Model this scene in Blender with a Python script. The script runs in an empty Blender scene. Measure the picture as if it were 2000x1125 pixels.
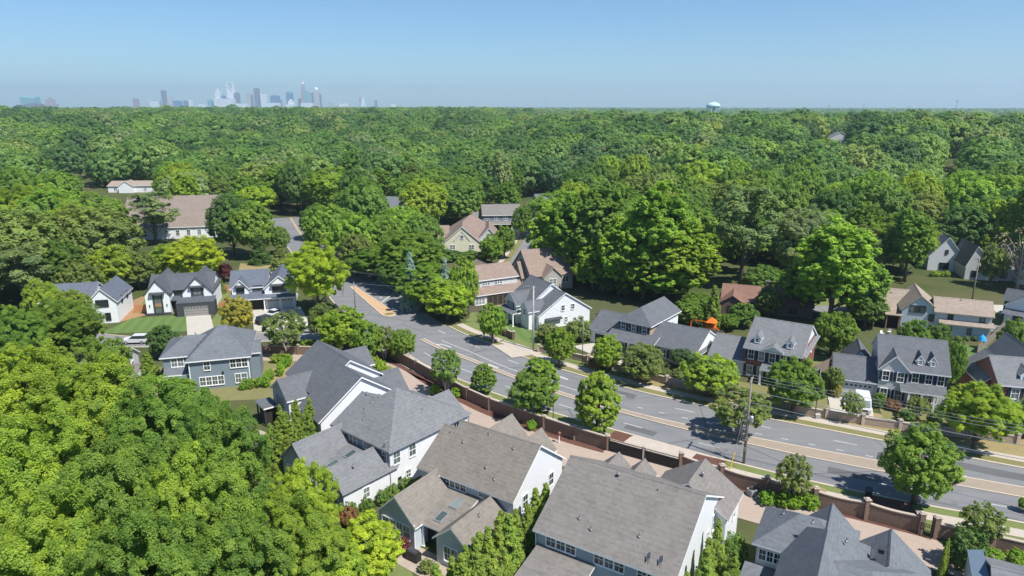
import bpy, bmesh, math, random
import numpy as np
from math import radians, sin, cos, pi, hypot, atan2
from mathutils import Vector, Matrix

# ------------------------------------------------------------------ camera, sky, sun, exposure
SC = bpy.context.scene
COL = SC.collection
CAMH = 45.0
HAZE_D = 0.000108
PITCH = radians(15)
FPX = 1333.0                      # focal length in pixels of a 2000 px wide frame
cam = bpy.data.cameras.new('camera')
cam.sensor_width = 36.0
cam.lens = 36.0 * FPX / 2000.0
cam.clip_start = 1.0
cam.clip_end = 40000.0
camo = bpy.data.objects.new('camera', cam)
COL.objects.link(camo)
camo.location = (0, 0, CAMH)
camo.rotation_euler = (pi / 2 - PITCH, 0, 0)
SC.camera = camo

SUN_EL, SUN_AZ = radians(57), radians(131)      # azimuth clockwise from +Y
world = bpy.data.worlds.new('World')
SC.world = world
world.use_nodes = True
wn = world.node_tree
sky = wn.nodes.new('ShaderNodeTexSky')
sky.sky_type = 'NISHITA'
sky.sun_disc = False
sky.sun_elevation = SUN_EL
sky.sun_rotation = SUN_AZ
sky.altitude = 200
sky.air_density = 1.0
sky.dust_density = 0.3
sky.ozone_density = 4.0
bg = wn.nodes['Background']
bg.inputs['Strength'].default_value = 0.10
tint = wn.nodes.new('ShaderNodeMix'); tint.data_type = 'RGBA'; tint.blend_type = 'MULTIPLY'; tint.inputs[0].default_value = 1.0
tint.inputs[7].default_value = (.50, .64, .755, 1)
wn.links.new(sky.outputs[0], tint.inputs[6])
wn.links.new(tint.outputs[2], bg.inputs[0])

sl = bpy.data.lights.new('sun', 'SUN')
sl.energy = 4.2
sl.angle = radians(0.5)
sl.color = (1.0, 0.965, 0.90)
so = bpy.data.objects.new('sun', sl)
COL.objects.link(so)
sd = Vector((sin(SUN_AZ) * cos(SUN_EL), cos(SUN_AZ) * cos(SUN_EL), sin(SUN_EL)))
so.rotation_euler = sd.to_track_quat('Z', 'Y').to_euler()
so.location = (60, -40, 120)

SC.view_settings.view_transform = 'Standard'
SC.view_settings.look = 'None'
SC.view_settings.exposure = 0.80
SC.view_settings.gamma = 1.0
SC.view_settings.use_curve_mapping = False
SC.render.engine = 'CYCLES'
cy = SC.cycles
cy.max_bounces = 8
cy.diffuse_bounces = 6
cy.glossy_bounces = 2
cy.transmission_bounces = 6
cy.volume_bounces = 1
cy.transparent_max_bounces = 4
cy.use_denoising = True
cy.caustics_reflective = False
cy.caustics_refractive = False

# ------------------------------------------------------------------ small helpers
RNG = random.Random(7)
_c, _s = cos(PITCH), sin(PITCH)

def G(px, py, z=0.0):
    """point at height z seen at a place of the survey photograph (2000 x 1125)"""
    u = (px - 1000) / FPX
    v = (py - 562.5) / FPX
    d = Vector((u, _c - v * _s, -_s - v * _c))
    t = (CAMH - z) / (-d.z)
    return Vector((d.x * t, d.y * t, z))

def RAYY(px, py, Y):
    u = (px - 1000) / FPX
    v = (py - 562.5) / FPX
    d = Vector((u, _c - v * _s, -_s - v * _c))
    t = Y / d.y
    return Vector((d.x * t, Y, CAMH + d.z * t))

def PX(x, y, z):
    dz = z - CAMH
    f = y * _c - dz * _s
    return 1000 + FPX * x / f, 562.5 - FPX * (y * _s + dz * _c) / f

def sstep(a, b, x):
    t = min(1.0, max(0.0, (x - a) / (b - a)))
    return t * t * (3 - 2 * t)

def hgt(x, y):
    r = hypot(x, y)
    if r < 300:
        return 0.0
    az = math.degrees(atan2(x, max(y, .01)))
    left = 11 * sstep(300, 800, r) + 7 * sstep(800, 1500, r) - 8 * sstep(1900, 3200, r)
    right = 18 * sstep(300, 520, r) - 16 * sstep(570, 900, r) + 5 * sstep(1300, 2000, r) - 3 * sstep(2400, 3600, r)
    k = sstep(-6, 12, az)
    w = sstep(320, 700, r) * (2.0 * sin(x * .011 + 1.3) * cos(y * .009) + 1.8 * sin(x * .004 - y * .005))
    return left * (1 - k) + right * k + w

def tag(o, label=None, cat=None, group=None, kind=None):
    if label: o['label'] = label
    if cat: o['category'] = cat
    if group: o['group'] = group
    if kind: o['kind'] = kind
    return o

def empty(name, loc=(0, 0, 0), rz=0.0):
    o = bpy.data.objects.new(name, None)
    o.empty_display_size = .5
    COL.objects.link(o)
    o.location = loc
    o.rotation_euler = (0, 0, rz)
    return o

def thing(name, label, cat, loc=(0, 0, 0), rz=0.0, group=None):
    return tag(empty(name, loc, rz), label, cat, group)

def link(name, mesh, parent=None, loc=None, rz=None):
    o = bpy.data.objects.new(name, mesh)
    COL.objects.link(o)
    if parent: o.parent = parent
    if loc is not None: o.location = loc
    if rz is not None: o.rotation_euler = (0, 0, rz)
    return o

class MB:
    """collects faces and makes one mesh of them"""
    def __init__(self):
        self.v, self.f, self.m = [], [], []
    def poly(self, pts, m=0):
        n = len(self.v)
        self.v += [tuple(p) for p in pts]
        self.f.append(list(range(n, n + len(pts))))
        self.m.append(m)
    def box(self, x0, x1, y0, y1, z0, z1, m=0, mt=None):
        n = len(self.v)
        self.v += [(x0, y0, z0), (x1, y0, z0), (x1, y1, z0), (x0, y1, z0), (x0, y0, z1), (x1, y0, z1), (x1, y1, z1), (x0, y1, z1)]
        for k, q in enumerate(((3, 2, 1, 0), (4, 5, 6, 7), (0, 1, 5, 4), (1, 2, 6, 5), (2, 3, 7, 6), (3, 0, 4, 7))):
            self.f.append([n + i for i in q])
            self.m.append(mt if (k == 1 and mt is not None) else m)
    def slab(self, top, t, m=0, ms=1):
        """a plate: top polygon, thickness t straight down"""
        n = len(self.v)
        k = len(top)
        self.v += [tuple(p) for p in top] + [(p[0], p[1], p[2] - t) for p in top]
        self.f.append([n + i for i in range(k)]); self.m.append(m)
        self.f.append([n + k + i for i in reversed(range(k))]); self.m.append(ms)
        for i in range(k):
            j = (i + 1) % k
            self.f.append([n + i, n + k + i, n + k + j, n + j]); self.m.append(ms)
    def tube(self, pts, rad, n=6, m=0, cap=True):
        """tapered tube along points"""
        pts = [Vector(p) for p in pts]
        if not hasattr(rad, '__len__'): rad = [rad] * len(pts)
        b = len(self.v)
        for i, p in enumerate(pts):
            d = (pts[min(i + 1, len(pts) - 1)] - pts[max(i - 1, 0)])
            d = d.normalized() if d.length > 1e-6 else Vector((0, 0, 1))
            a = d.orthogonal().normalized() if abs(d.z) < .9 else Vector((1, 0, 0))
            a = (a - d * a.dot(d)).normalized()
            c = d.cross(a)
            for k in range(n):
                q = p + (a * cos(2 * pi * k / n) + c * sin(2 * pi * k / n)) * rad[i]
                self.v.append(tuple(q))
        for i in range(len(pts) - 1):
            for k in range(n):
                j = (k + 1) % n
                self.f.append([b + i * n + k, b + i * n + j, b + (i + 1) * n + j, b + (i + 1) * n + k]); self.m.append(m)
        if cap:
            self.f.append([b + k for k in reversed(range(n))]); self.m.append(m)
            e = b + (len(pts) - 1) * n
            self.f.append([e + k for k in range(n)]); self.m.append(m)
    def lathe(self, prof, n=12, m=0, c=(0, 0)):
        b = len(self.v)
        for r, z in prof:
            for k in range(n):
                self.v.append((c[0] + r * cos(2 * pi * k / n), c[1] + r * sin(2 * pi * k / n), z))
        for i in range(len(prof) - 1):
            for k in range(n):
                j = (k + 1) % n
                self.f.append([b + i * n + k, b + i * n + j, b + (i + 1) * n + j, b + (i + 1) * n + k]); self.m.append(m)
    def mesh(self, name, mats, smooth=False):
        me = bpy.data.meshes.new(name)
        me.from_pydata(self.v, [], self.f)
        for x in (mats if isinstance(mats, (list, tuple)) else [mats]): me.materials.append(x)
        me.polygons.foreach_set('material_index', self.m)
        if smooth: me.polygons.foreach_set('use_smooth', [True] * len(self.f))
        me.update()
        return me
    def build(self, name, mats, parent=None, smooth=False, loc=None, rz=None):
        return link(name, self.mesh(name, mats, smooth), parent, loc, rz)

# ------------------------------------------------------------------ materials
class NT:
    def __init__(self, name):
        self.mat = bpy.data.materials.new(name)
        self.mat.use_nodes = True
        self.t = self.mat.node_tree
        self.b = self.t.nodes['Principled BSDF']
        self.out = self.t.nodes['Material Output']
    def n(self, typ, **kw):
        x = self.t.nodes.new(typ)
        for k, v in kw.items():
            if k.startswith('i_'):
                x.inputs[k[2:].replace('_', ' ')].default_value = v
            else:
                setattr(x, k, v)
        return x
    def l(self, a, b): self.t.links.new(a, b)
    def mix(self, fac, a, b, typ='MIX'):
        x = self.n('ShaderNodeMix', data_type='RGBA', blend_type=typ)
        for s, v in ((0, fac), (6, a), (7, b)):
            if hasattr(v, 'is_linked'): self.l(v, x.inputs[s])
            elif s and len(v) == 3: x.inputs[s].default_value = (*v, 1)
            else: x.inputs[s].default_value = v
        return x.outputs[2]
    def math(self, op, a, b=0.0, c=0.0):
        x = self.n('ShaderNodeMath', operation=op)
        for s, v in ((0, a), (1, b), (2, c)):
            if hasattr(v, 'is_linked'): self.l(v, x.inputs[s])
            else: x.inputs[s].default_value = v
        return x.outputs[0]
    def noise(self, scale, detail=3, vec=None, rough=.55):
        x = self.n('ShaderNodeTexNoise')
        x.inputs['Scale'].default_value = scale
        x.inputs['Detail'].default_value = detail
        x.inputs['Roughness'].default_value = rough
        if vec is not None: self.l(vec, x.inputs['Vector'])
        return x.outputs['Fac']
    def ramp(self, fac, stops):
        x = self.n('ShaderNodeValToRGB')
        e = x.color_ramp.elements
        while len(e) < len(stops): e.new(.5)
        for q, (p, cc) in zip(e, stops):
            q.position = p
            q.color = (*cc, 1) if len(cc) == 3 else cc
        self.l(fac, x.inputs[0])
        return x.outputs[0]
    def obj(self): return self.n('ShaderNodeTexCoord').outputs['Object']
    def fin(self, color, rough=.8, spec=.3, metal=0.0, bump=None, bs=.3, bd=.02):
        if hasattr(color, 'is_linked'): self.l(color, self.b.inputs['Base Color'])
        else: self.b.inputs['Base Color'].default_value = (*color, 1)
        if hasattr(rough, 'is_linked'): self.l(rough, self.b.inputs['Roughness'])
        else: self.b.inputs['Roughness'].default_value = rough
        self.b.inputs['Specular IOR Level'].default_value = spec
        self.b.inputs['Metallic'].default_value = metal
        if bump is not None:
            x = self.n('ShaderNodeBump')
            x.inputs['Strength'].default_value = bs
            x.inputs['Distance'].default_value = bd
            self.l(bump, x.inputs['Height'])
            self.l(x.outputs[0], self.b.inputs['Normal'])
        return self.mat

def mul(c, k): return tuple(min(1.0, q * k) for q in c)

def m_plain(name, c, rough=.6, spec=.3, metal=0.0, var=.12, scale=3.0):
    t = NT(name)
    f = t.noise(scale, 4, t.obj())
    col = t.mix(f, mul(c, 1 - var), mul(c, 1 + var))
    return t.fin(col, rough, spec, metal)

def m_two(name, a, b, scale, c=None, fine=8.0, rough=.9, spec=.2, lo=.38, hi=.62, bump=False):
    """patchy surface of two colours with fine grain"""
    t = NT(name)
    o = t.obj()
    f = t.ramp(t.noise(scale, 5, o, .6), [(lo, (0, 0, 0)), (hi, (1, 1, 1))])
    col = t.mix(f, a, b)
    if c:
        g = t.ramp(t.noise(scale * 2.7, 4, o, .6), [(.56, (0, 0, 0)), (.72, (1, 1, 1))])
        col = t.mix(g, col, c)
    h = t.noise(fine, 3, o, .7)
    col = t.mix(t.math('MULTIPLY', h, .6), col, mul(a, .45), 'MIX') if False else t.mix(.5, col, t.mix(h, mul(a, .55), mul(b, 1.45)))
    return t.fin(col, rough, spec, bump=h if bump else None, bs=.5, bd=.05)

def m_shingle(name, c, course=.26):
    t = NT(name)
    o = t.obj()
    sep = t.n('ShaderNodeSeparateXYZ'); t.l(o, sep.inputs[0])
    big = t.noise(.45, 4, o, .6)
    cell = t.n('ShaderNodeTexVoronoi', feature='F1'); cell.inputs['Scale'].default_value = 2.6
    mp = t.n('ShaderNodeMapping'); mp.inputs['Scale'].default_value = (1, 1, 2.4)
    t.l(o, mp.inputs[0]); t.l(mp.outputs[0], cell.inputs['Vector'])
    cv = t.n('ShaderNodeSeparateColor'); t.l(cell.outputs['Color'], cv.inputs[0])
    fine = t.noise(9, 3, o, .7)
    streak_m = t.n('ShaderNodeMapping'); streak_m.inputs['Scale'].default_value = (.9, .9, .12)
    t.l(o, streak_m.inputs[0])
    streak = t.noise(1.6, 3, streak_m.outputs[0], .6)
    ln = t.math('FRACT', t.math('DIVIDE', sep.outputs[2], course))
    edge = t.math('LESS_THAN', ln, .22)
    v = t.math('ADD', t.math('MULTIPLY', big, .30), t.math('MULTIPLY', cv.outputs[0], .20))
    v = t.math('ADD', v, t.math('MULTIPLY', fine, .30))
    v = t.math('ADD', v, t.math('MULTIPLY', streak, .22))
    v = t.math('SUBTRACT', v, t.math('MULTIPLY', edge, .10))
    v = t.math('ADD', v, .50)
    x = t.n('ShaderNodeVectorMath', operation='SCALE'); x.inputs[0].default_value = c
    t.l(v, x.inputs['Scale'])
    return t.fin(x.outputs[0], .85, .25, bump=fine, bs=.4, bd=.03)

def m_siding(name, c, lap=.2, vert=False):
    t = NT(name)
    o = t.obj()
    sep = t.n('ShaderNodeSeparateXYZ'); t.l(o, sep.inputs[0])
    src = t.math('ADD', sep.outputs[0], sep.outputs[1]) if vert else sep.outputs[2]
    ln = t.math('FRACT', t.math('DIVIDE', src, lap))
    edge = t.math('LESS_THAN', ln, .12)
    f = t.noise(1.2, 4, o)
    col = t.mix(f, mul(c, .92), mul(c, 1.06))
    col = t.mix(t.math('MULTIPLY', edge, .32), col, mul(c, .5))
    return t.fin(col, .6, .3, bump=ln, bs=.5, bd=.02)

def m_brick(name, a, b, mortar=(.34, .31, .28), sc=1.0):
    t = NT(name)
    o = t.obj()
    sep = t.n('ShaderNodeSeparateXYZ'); t.l(o, sep.inputs[0])
    cmb = t.n('ShaderNodeCombineXYZ')
    t.l(t.math('ADD', sep.outputs[0], sep.outputs[1]), cmb.inputs[0]); t.l(sep.outputs[2], cmb.inputs[1])
    br = t.n('ShaderNodeTexBrick')
    br.inputs['Scale'].default_value = sc
    br.inputs['Brick Width'].default_value = .42
    br.inputs['Row Height'].default_value = .15
    br.inputs['Mortar Size'].default_value = .014
    br.inputs['Color1'].default_value = (*a, 1); br.inputs['Color2'].default_value = (*b, 1); br.inputs['Mortar'].default_value = (*mortar, 1)
    t.l(cmb.outputs[0], br.inputs['Vector'])
    f = t.noise(.8, 5, o)
    col = t.mix(.35, br.outputs['Color'], t.mix(f, mul(a, .7), mul(b, 1.3)))
    return t.fin(col, .85, .2)

M = {}
M['sh_grey'] = m_shingle('shingle_grey', (.158, .162, .170))
M['sh_dgrey'] = m_shingle('shingle_dark_grey', (.112, .118, .130))
M['sh_tan'] = m_shingle('shingle_tan', (.190, .170, .148))
M['sh_taupe'] = m_shingle('shingle_taupe', (.178, .163, .151))
M['sh_blue'] = m_shingle('shingle_blue_grey', (.128, .140, .156))
M['sh_navy'] = m_shingle('shingle_navy', (.105, .120, .150))
M['sh_slate'] = m_shingle('shingle_slate', (.130, .145, .160))
M['sh_black'] = m_shingle('shingle_black', (.085, .092, .105))
M['sh_brown'] = m_shingle('shingle_brown', (.235, .175, .145))
M['sh_tanb'] = m_shingle('shingle_beige', (.290, .235, .192))
M['sh_hall'] = m_shingle('shingle_hall', (.205, .168, .142))
M['sh_rust'] = m_shingle('shingle_rust', (.200, .115, .085))
M['white'] = m_siding('siding_white', (.74, .75, .77))
M['batten'] = m_siding('siding_white_battens', (.78, .79, .80), .4, True)
M['bluegrey'] = m_siding('siding_blue_grey', (.33, .385, .43))
M['slateblue'] = m_siding('siding_slate_blue', (.20, .245, .285))
M['paleblue'] = m_siding('siding_pale_blue', (.50, .56, .60))
M['greyw'] = m_siding('siding_pale_grey', (.58, .59, .59))
M['cream'] = m_siding('siding_cream', (.66, .62, .48))
M['beige'] = m_siding('siding_beige', (.50, .46, .40))
M['taupew'] = m_siding('siding_taupe', (.40, .37, .34))
M['charcoal'] = m_plain('charcoal_trim', (.055, .058, .066))
M['navyw'] = m_siding('siding_navy', (.05, .085, .115))
M['brick_red'] = m_brick('brick_red', (.27, .085, .06), (.20, .06, .045))
M['brick_tan'] = m_brick('brick_tan', (.46, .33, .23), (.38, .26, .18))
M['brick_wall'] = m_brick('brick_brown', (.215, .142, .105), (.155, .102, .080), (.24, .20, .175))
M['brick_pale'] = m_brick('brick_pale', (.44, .34, .275), (.36, .27, .215), (.42, .37, .32))
M['brick_dark'] = m_brick('brick_dark', (.13, .07, .055), (.10, .055, .045))
M['trim'] = m_plain('white_trim', (.80, .80, .80), .5)
M['trimgrey'] = m_plain('grey_trim', (.30, .31, .33), .5)
M['trimtan'] = m_plain('tan_trim', (.40, .33, .25), .6)
M['trimdark'] = m_plain('dark_trim', (.045, .047, .052), .5)
M['shutter'] = m_plain('shutter_navy', (.022, .032, .055), .5)
M['doorgrey'] = m_siding('garage_door_grey', (.27, .255, .25), .55)
M['doorwhite'] = m_siding('garage_door_white', (.74, .74, .74), .55)
M['doorpale'] = m_siding('garage_door_pale', (.50, .51, .52), .55)
M['dark'] = m_plain('porch_shade_brown', (.030, .026, .024), .7)  # brown of doors and mesh, also painted shade for porch recesses
M['wood'] = m_plain('timber', (.30, .19, .11), .7, var=.3)
M['cedar'] = m_siding('cedar_boards', (.44, .22, .10), .16, True)
M['greywood'] = m_siding('weathered_boards', (.24, .20, .165), .16, True)
M['iron'] = m_plain('black_iron', (.018, .018, .020), .45, .4)
M['metal'] = m_plain('pale_metal', (.45, .46, .47), .4, .5, .6)
M['steel'] = m_plain('grey_steel', (.20, .20, .20), .5, .5, .3)
M['concrete'] = m_plain('pole_concrete', (.42, .40, .37), .8, var=.2)
M['polewood'] = m_plain('pole_wood', (.235, .20, .165), .85, var=.3, scale=6)
M['cap'] = m_plain('wall_cap_stone', (.42, .35, .29), .8)
M['orange'] = m_plain('orange_plastic', (.75, .16, .02), .5)
M['blue_cloth'] = m_plain('blue_fabric', (.03, .33, .72), .7)
M['yellow'] = m_plain('yellow_plastic', (.80, .48, .04), .5)
M['stonepatio'] = m_two('patio_pavers', (.40, .33, .27), (.33, .27, .22), 1.2, fine=5)
M['bluemetal'] = m_siding('blue_metal_roof', (.14, .19, .25), .45, True)

def m_glass():
    t = NT('window_glass')
    r = t.n('ShaderNodeObjectInfo').outputs['Random']
    col = t.ramp(r, [(0.0, (.012, .018, .022)), (.45, (.03, .045, .045)), (.75, (.10, .13, .12)), (1.0, (.20, .23, .22))])
    return t.fin(col, .12, .7)
M['glass'] = m_glass()

def m_asphalt(name, c):
    t = NT(name)
    o = t.obj()
    a = t.noise(.12, 5, o, .65)
    b = t.noise(14, 2, o, .7)
    mp = t.n('ShaderNodeMapping'); mp.inputs['Scale'].default_value = (.05, .9, 1); mp.inputs['Rotation'].default_value = (0, 0, radians(33))
    t.l(o, mp.inputs[0])
    d = t.noise(.8, 4, mp.outputs[0], .6)
    v = t.math('ADD', t.math('MULTIPLY', a, .42), t.math('ADD', t.math('MULTIPLY', b, .22), t.math('MULTIPLY', d, .46)))
    v = t.math('ADD', v, .47)
    # tar seams
    vo = t.n('ShaderNodeTexVoronoi', feature='DISTANCE_TO_EDGE'); vo.inputs['Scale'].default_value = .07
    t.l(o, vo.inputs['Vector'])
    cr = t.math('LESS_THAN', vo.outputs['Distance'], .006)
    x = t.n('ShaderNodeVectorMath', operation='SCALE'); x.inputs[0].default_value = c
    t.l(v, x.inputs['Scale'])
    col = t.mix(t.math('MULTIPLY', cr, .6), x.outputs[0], mul(c, .45))
    return t.fin(col, .9, .25)
M['asphalt'] = m_asphalt('asphalt', (.172, .173, .178))
M['asphalt2'] = m_asphalt('asphalt_old', (.185, .185, .188))

def m_paver():
    t = NT('brick_paving')
    o = t.obj()
    br = t.n('ShaderNodeTexBrick'); br.inputs['Scale'].default_value = 1.0
    br.inputs['Brick Width'].default_value = .5; br.inputs['Row Height'].default_value = .25; br.inputs['Mortar Size'].default_value = .012
    br.inputs['Color1'].default_value = (.385, .305, .25, 1); br.inputs['Color2'].default_value = (.335, .268, .22, 1); br.inputs['Mortar'].default_value = (.34, .26, .21, 1)
    t.l(o, br.inputs['Vector'])
    a = t.noise(.25, 5, o, .6)
    col = t.mix(.45, br.outputs['Color'], t.mix(a, (.30, .24, .195), (.42, .335, .275)))
    return t.fin(col, .85, .2)
M['paver'] = m_paver()
M['medbrick'] = m_two('median_brick', (.315, .258, .20), (.27, .222, .175), 1.0, fine=5)
M['medclay'] = m_two('island_paving', (.50, .335, .205), (.43, .285, .175), .8, fine=5)
M['kerb'] = m_plain('kerb_concrete', (.47, .40, .32), .85, var=.2, scale=1)
M['walk'] = m_two('pavement_concrete', (.46, .40, .34), (.40, .35, .295), .8, fine=6)
M['drive'] = m_two('driveway_concrete', (.46, .43, .37), (.41, .38, .33), .6, fine=6)
M['mulch'] = m_two('bark_mulch', (.135, .065, .048), (.105, .05, .038), 1.2, fine=10, bump=True)
M['lawn'] = m_two('lawn_grass', (.125, .160, .050), (.155, .180, .060), .35, c=(.21, .20, .09), fine=6, bump=True)
M['lawn2'] = m_two('dry_lawn', (.145, .150, .055), (.19, .175, .075), .4, c=(.25, .20, .10), fine=6, bump=True)
M['straw'] = m_two('straw_ground', (.30, .225, .12), (.24, .20, .09), .3, c=(.15, .15, .05), fine=6, bump=True)
M['litter'] = m_two('leaf_litter', (.085, .075, .042), (.065, .085, .030), .5, c=(.14, .11, .06), fine=5)
M['clay'] = m_two('bare_clay', (.33, .20, .11), (.27, .165, .09), .6, fine=6)
M['paint'] = m_two('road_paint', (.58, .58, .57), (.42, .42, .42), 1.5, fine=8)
M['paint_y'] = m_two('yellow_paint', (.68, .47, .12), (.58, .40, .11), 1.5, fine=8)

def m_ground():
    t = NT('ground')
    o = t.obj()
    a = t.ramp(t.noise(.035, 6, o, .6), [(.40, (.070, .095, .030)), (.55, (.110, .115, .048)), (.70, (.150, .120, .070))])
    b = t.noise(2.5, 4, o, .7)
    col = t.mix(t.math('MULTIPLY', b, .7), a, (.035, .045, .016))
    return t.fin(col, .95, .1, bump=b, bs=.6, bd=.15)
M['ground'] = m_ground()
def m_lawn_striped():
    t = NT('mown_lawn')
    o = t.obj()
    mp = t.n('ShaderNodeMapping'); mp.inputs['Rotation'].default_value = (0, 0, radians(-14))
    t.l(o, mp.inputs[0])
    sep = t.n('ShaderNodeSeparateXYZ'); t.l(mp.outputs[0], sep.inputs[0])
    s = t.math('GREATER_THAN', t.math('FRACT', t.math('DIVIDE', sep.outputs[0], 2.2)), .5)
    col = t.mix(s, (.085, .150, .042), (.125, .185, .058))
    col = t.mix(.5, col, t.mix(t.noise(5, 4, o, .7), (.07, .12, .03), (.145, .195, .065)))
    return t.fin(col, .95, .1)
M['mown'] = m_lawn_striped()

def m_leaf(name, inst=False):
    t = NT(name)
    at = t.n('ShaderNodeAttribute'); at.attribute_name = 'lv'
    lv = at.outputs['Fac']
    oi = t.n('ShaderNodeObjectInfo')
    if inst:
        base = t.ramp(oi.outputs['Random'], [(0, (.100, .185, .080)), (.22, (.170, .300, .100)), (.45, (.235, .380, .108)), (.62, (.125, .235, .105)),
                                            (.78, (.300, .435, .115)), (.90, (.270, .345, .185)), (1.0, (.365, .445, .110))])
    else:
        base = t.mix(1.0, oi.outputs['Color'], (1.36, 1.36, 1.22), 'MULTIPLY')
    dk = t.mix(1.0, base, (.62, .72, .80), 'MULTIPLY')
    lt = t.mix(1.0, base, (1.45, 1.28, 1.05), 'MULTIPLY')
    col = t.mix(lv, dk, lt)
    t.l(col, t.b.inputs['Base Color'])
    t.b.inputs['Roughness'].default_value = .55
    t.b.inputs['Specular IOR Level'].default_value = .25
    tr = t.n('ShaderNodeBsdfTranslucent')
    t.l(t.mix(1.0, col, (1.25, 1.38, .9), 'MULTIPLY'), tr.inputs[0])
    ms = t.n('ShaderNodeMixShader'); ms.inputs[0].default_value = .5
    t.l(t.b.outputs[0], ms.inputs[1]); t.l(tr.outputs[0], ms.inputs[2])
    t.l(ms.outputs[0], t.out.inputs[0])
    return t.mat
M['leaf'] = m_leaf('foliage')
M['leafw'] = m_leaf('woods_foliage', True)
M['bark'] = m_plain('bark', (.13, .105, .085), .9, .1, var=.35, scale=5)
M['palebark'] = m_plain('pale_bark', (.42, .37, .33), .9, .1, var=.25, scale=5)
# ------------------------------------------------------------------ setting: ground, roads, pavements
def smooth(pts, step=1.5):
    """Catmull-Rom through the points, resampled about every step metres"""
    P = [Vector((p[0], p[1])) for p in pts]
    P = [P[0] * 2 - P[1]] + P + [P[-1] * 2 - P[-2]]
    out = []
    for i in range(1, len(P) - 2):
        n = max(2, int((P[i + 1] - P[i]).length / step))
        for k in range(n):
            t = k / n
            a, b, c, d = P[i - 1], P[i], P[i + 1], P[i + 2]
            out.append(.5 * ((2 * b) + (c - a) * t + (2 * a - 5 * b + 4 * c - d) * t * t + (3 * b - a - 3 * c + d) * t ** 3))
    out.append(P[-2])
    return out

def resample(pl, n):
    L = [0]
    for a, b in zip(pl, pl[1:]): L.append(L[-1] + (b - a).length)
    out, j = [], 0
    for k in range(n):
        s = L[-1] * k / (n - 1)
        while j < len(L) - 2 and L[j + 1] < s: j += 1
        t = (s - L[j]) / max(1e-6, L[j + 1] - L[j])
        out.append(pl[j].lerp(pl[j + 1], t))
    return out

def offset(pl, d):
    """shift a polyline to its left by d"""
    out = []
    for i, p in enumerate(pl):
        t = (pl[min(i + 1, len(pl) - 1)] - pl[max(i - 1, 0)]).normalized()
        out.append(p + Vector((-t.y, t.x)) * d)
    return out

def zz(p, z): return (p.x, p.y, z + hgt(p.x, p.y))

def strip_mb(mb, A, B, z, m=0):
    n = max(len(A), len(B))
    A, B = resample(A, n), resample(B, n)
    for i in range(n - 1):
        mb.poly([zz(A[i], z), zz(A[i + 1], z), zz(B[i + 1], z), zz(B[i], z)], m)

def sheet(name, A, B, z, mat, kind='structure'):
    mb = MB(); strip_mb(mb, A, B, z)
    return tag(mb.build(name, mat), kind=kind)

def patch(name, pts, z, mat):
    mb = MB(); mb.poly([zz(Vector((p[0], p[1])), z) for p in pts])
    return tag(mb.build(name, mat), kind='structure')

def kerb(mb, pl, w, h, z0=0.0):
    B = offset(pl, w)
    for i in range(len(pl) - 1):
        a, b, c, d = pl[i], pl[i + 1], B[i + 1], B[i]
        mb.poly([zz(a, h), zz(b, h), zz(c, h), zz(d, h)])
        mb.poly([zz(a, z0), zz(b, z0), zz(b, h), zz(a, h)])
        mb.poly([zz(d, h), zz(c, h), zz(c, z0), zz(d, z0)])

def cut(pl, f0, f1):
    n = len(pl)
    return pl[int(f0 * (n - 1)):int(f1 * (n - 1)) + 1]

def clipx(pl, x0, x1): return [p for p in pl if x0 <= p.x <= x1]

def build_ground():
    rings = [0] + list(np.geomspace(12, 11800, 110))
    na = 240
    v, f = [(0, 0, 0)], []
    for r in rings[1:]:
        for k in range(na):
            a = 2 * pi * k / na
            x, y = r * sin(a), r * cos(a)
            v.append((x, y, hgt(x, y) if r > 300 else 0.0))
    for k in range(na): f.append((0, 1 + (k + 1) % na, 1 + k))
    for i in range(len(rings) - 2):
        for k in range(na):
            j = (k + 1) % na
            f.append((1 + i * na + k, 1 + i * na + j, 1 + (i + 1) * na + j, 1 + (i + 1) * na + k))
    me = bpy.data.meshes.new('ground'); me.from_pydata(v, [], f); me.materials.append(M['ground'])
    me.polygons.foreach_set('use_smooth', [True] * len(f))
    tag(link('ground', me), kind='structure')
build_ground()

NEAR = smooth([(-100, 278), (-84, 243), (-68, 208), (-51, 174), (-40, 151), (-29, 133), (-18.5, 118.7), (-14.6, 113.6), (-6.8, 106.0), (-1.1, 100.8), (7.5, 94.1), (15.4, 88.9), (23.2, 83.6),
               (32.9, 77.8), (38.6, 74.7), (47.4, 70.6), (57.4, 66.6), (75, 59.0), (105, 46)])
FAR = smooth([(-84, 284), (-70, 247), (-53, 209), (-36.0, 177), (-24, 154), (-12, 134.5), (-3.8, 125.2), (2.1, 118.3), (8.1, 112.6), (17.0, 105.4), (24, 100.5), (35.5, 94), (44.5, 89.4), (51, 86.0),
              (58, 82.3), (64.5, 78.9), (82, 70.8), (112, 57)])
MN = smooth([(-18.3, 128.1), (-13.6, 122.3), (-4.5, 113.1), (0, 108.4), (8.2, 100.9), (16.4, 94.8), (23.9, 89.8), (33, 84.6), (37.7, 82.0), (46.2, 77.9), (53.5, 74.7), (57.3, 73.1), (75, 65.4), (108, 51)])
MF = smooth([(-17.5, 128.8), (-12.8, 123.1), (-3.7, 113.9), (0.8, 109.2), (8.9, 101.9), (17.0, 96.0), (24.6, 91.3), (33.9, 86.9), (38.9, 84.5), (47.6, 80.6), (55, 77.2), (58.8, 75.5), (76.5, 68.0), (109, 54)])

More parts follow.
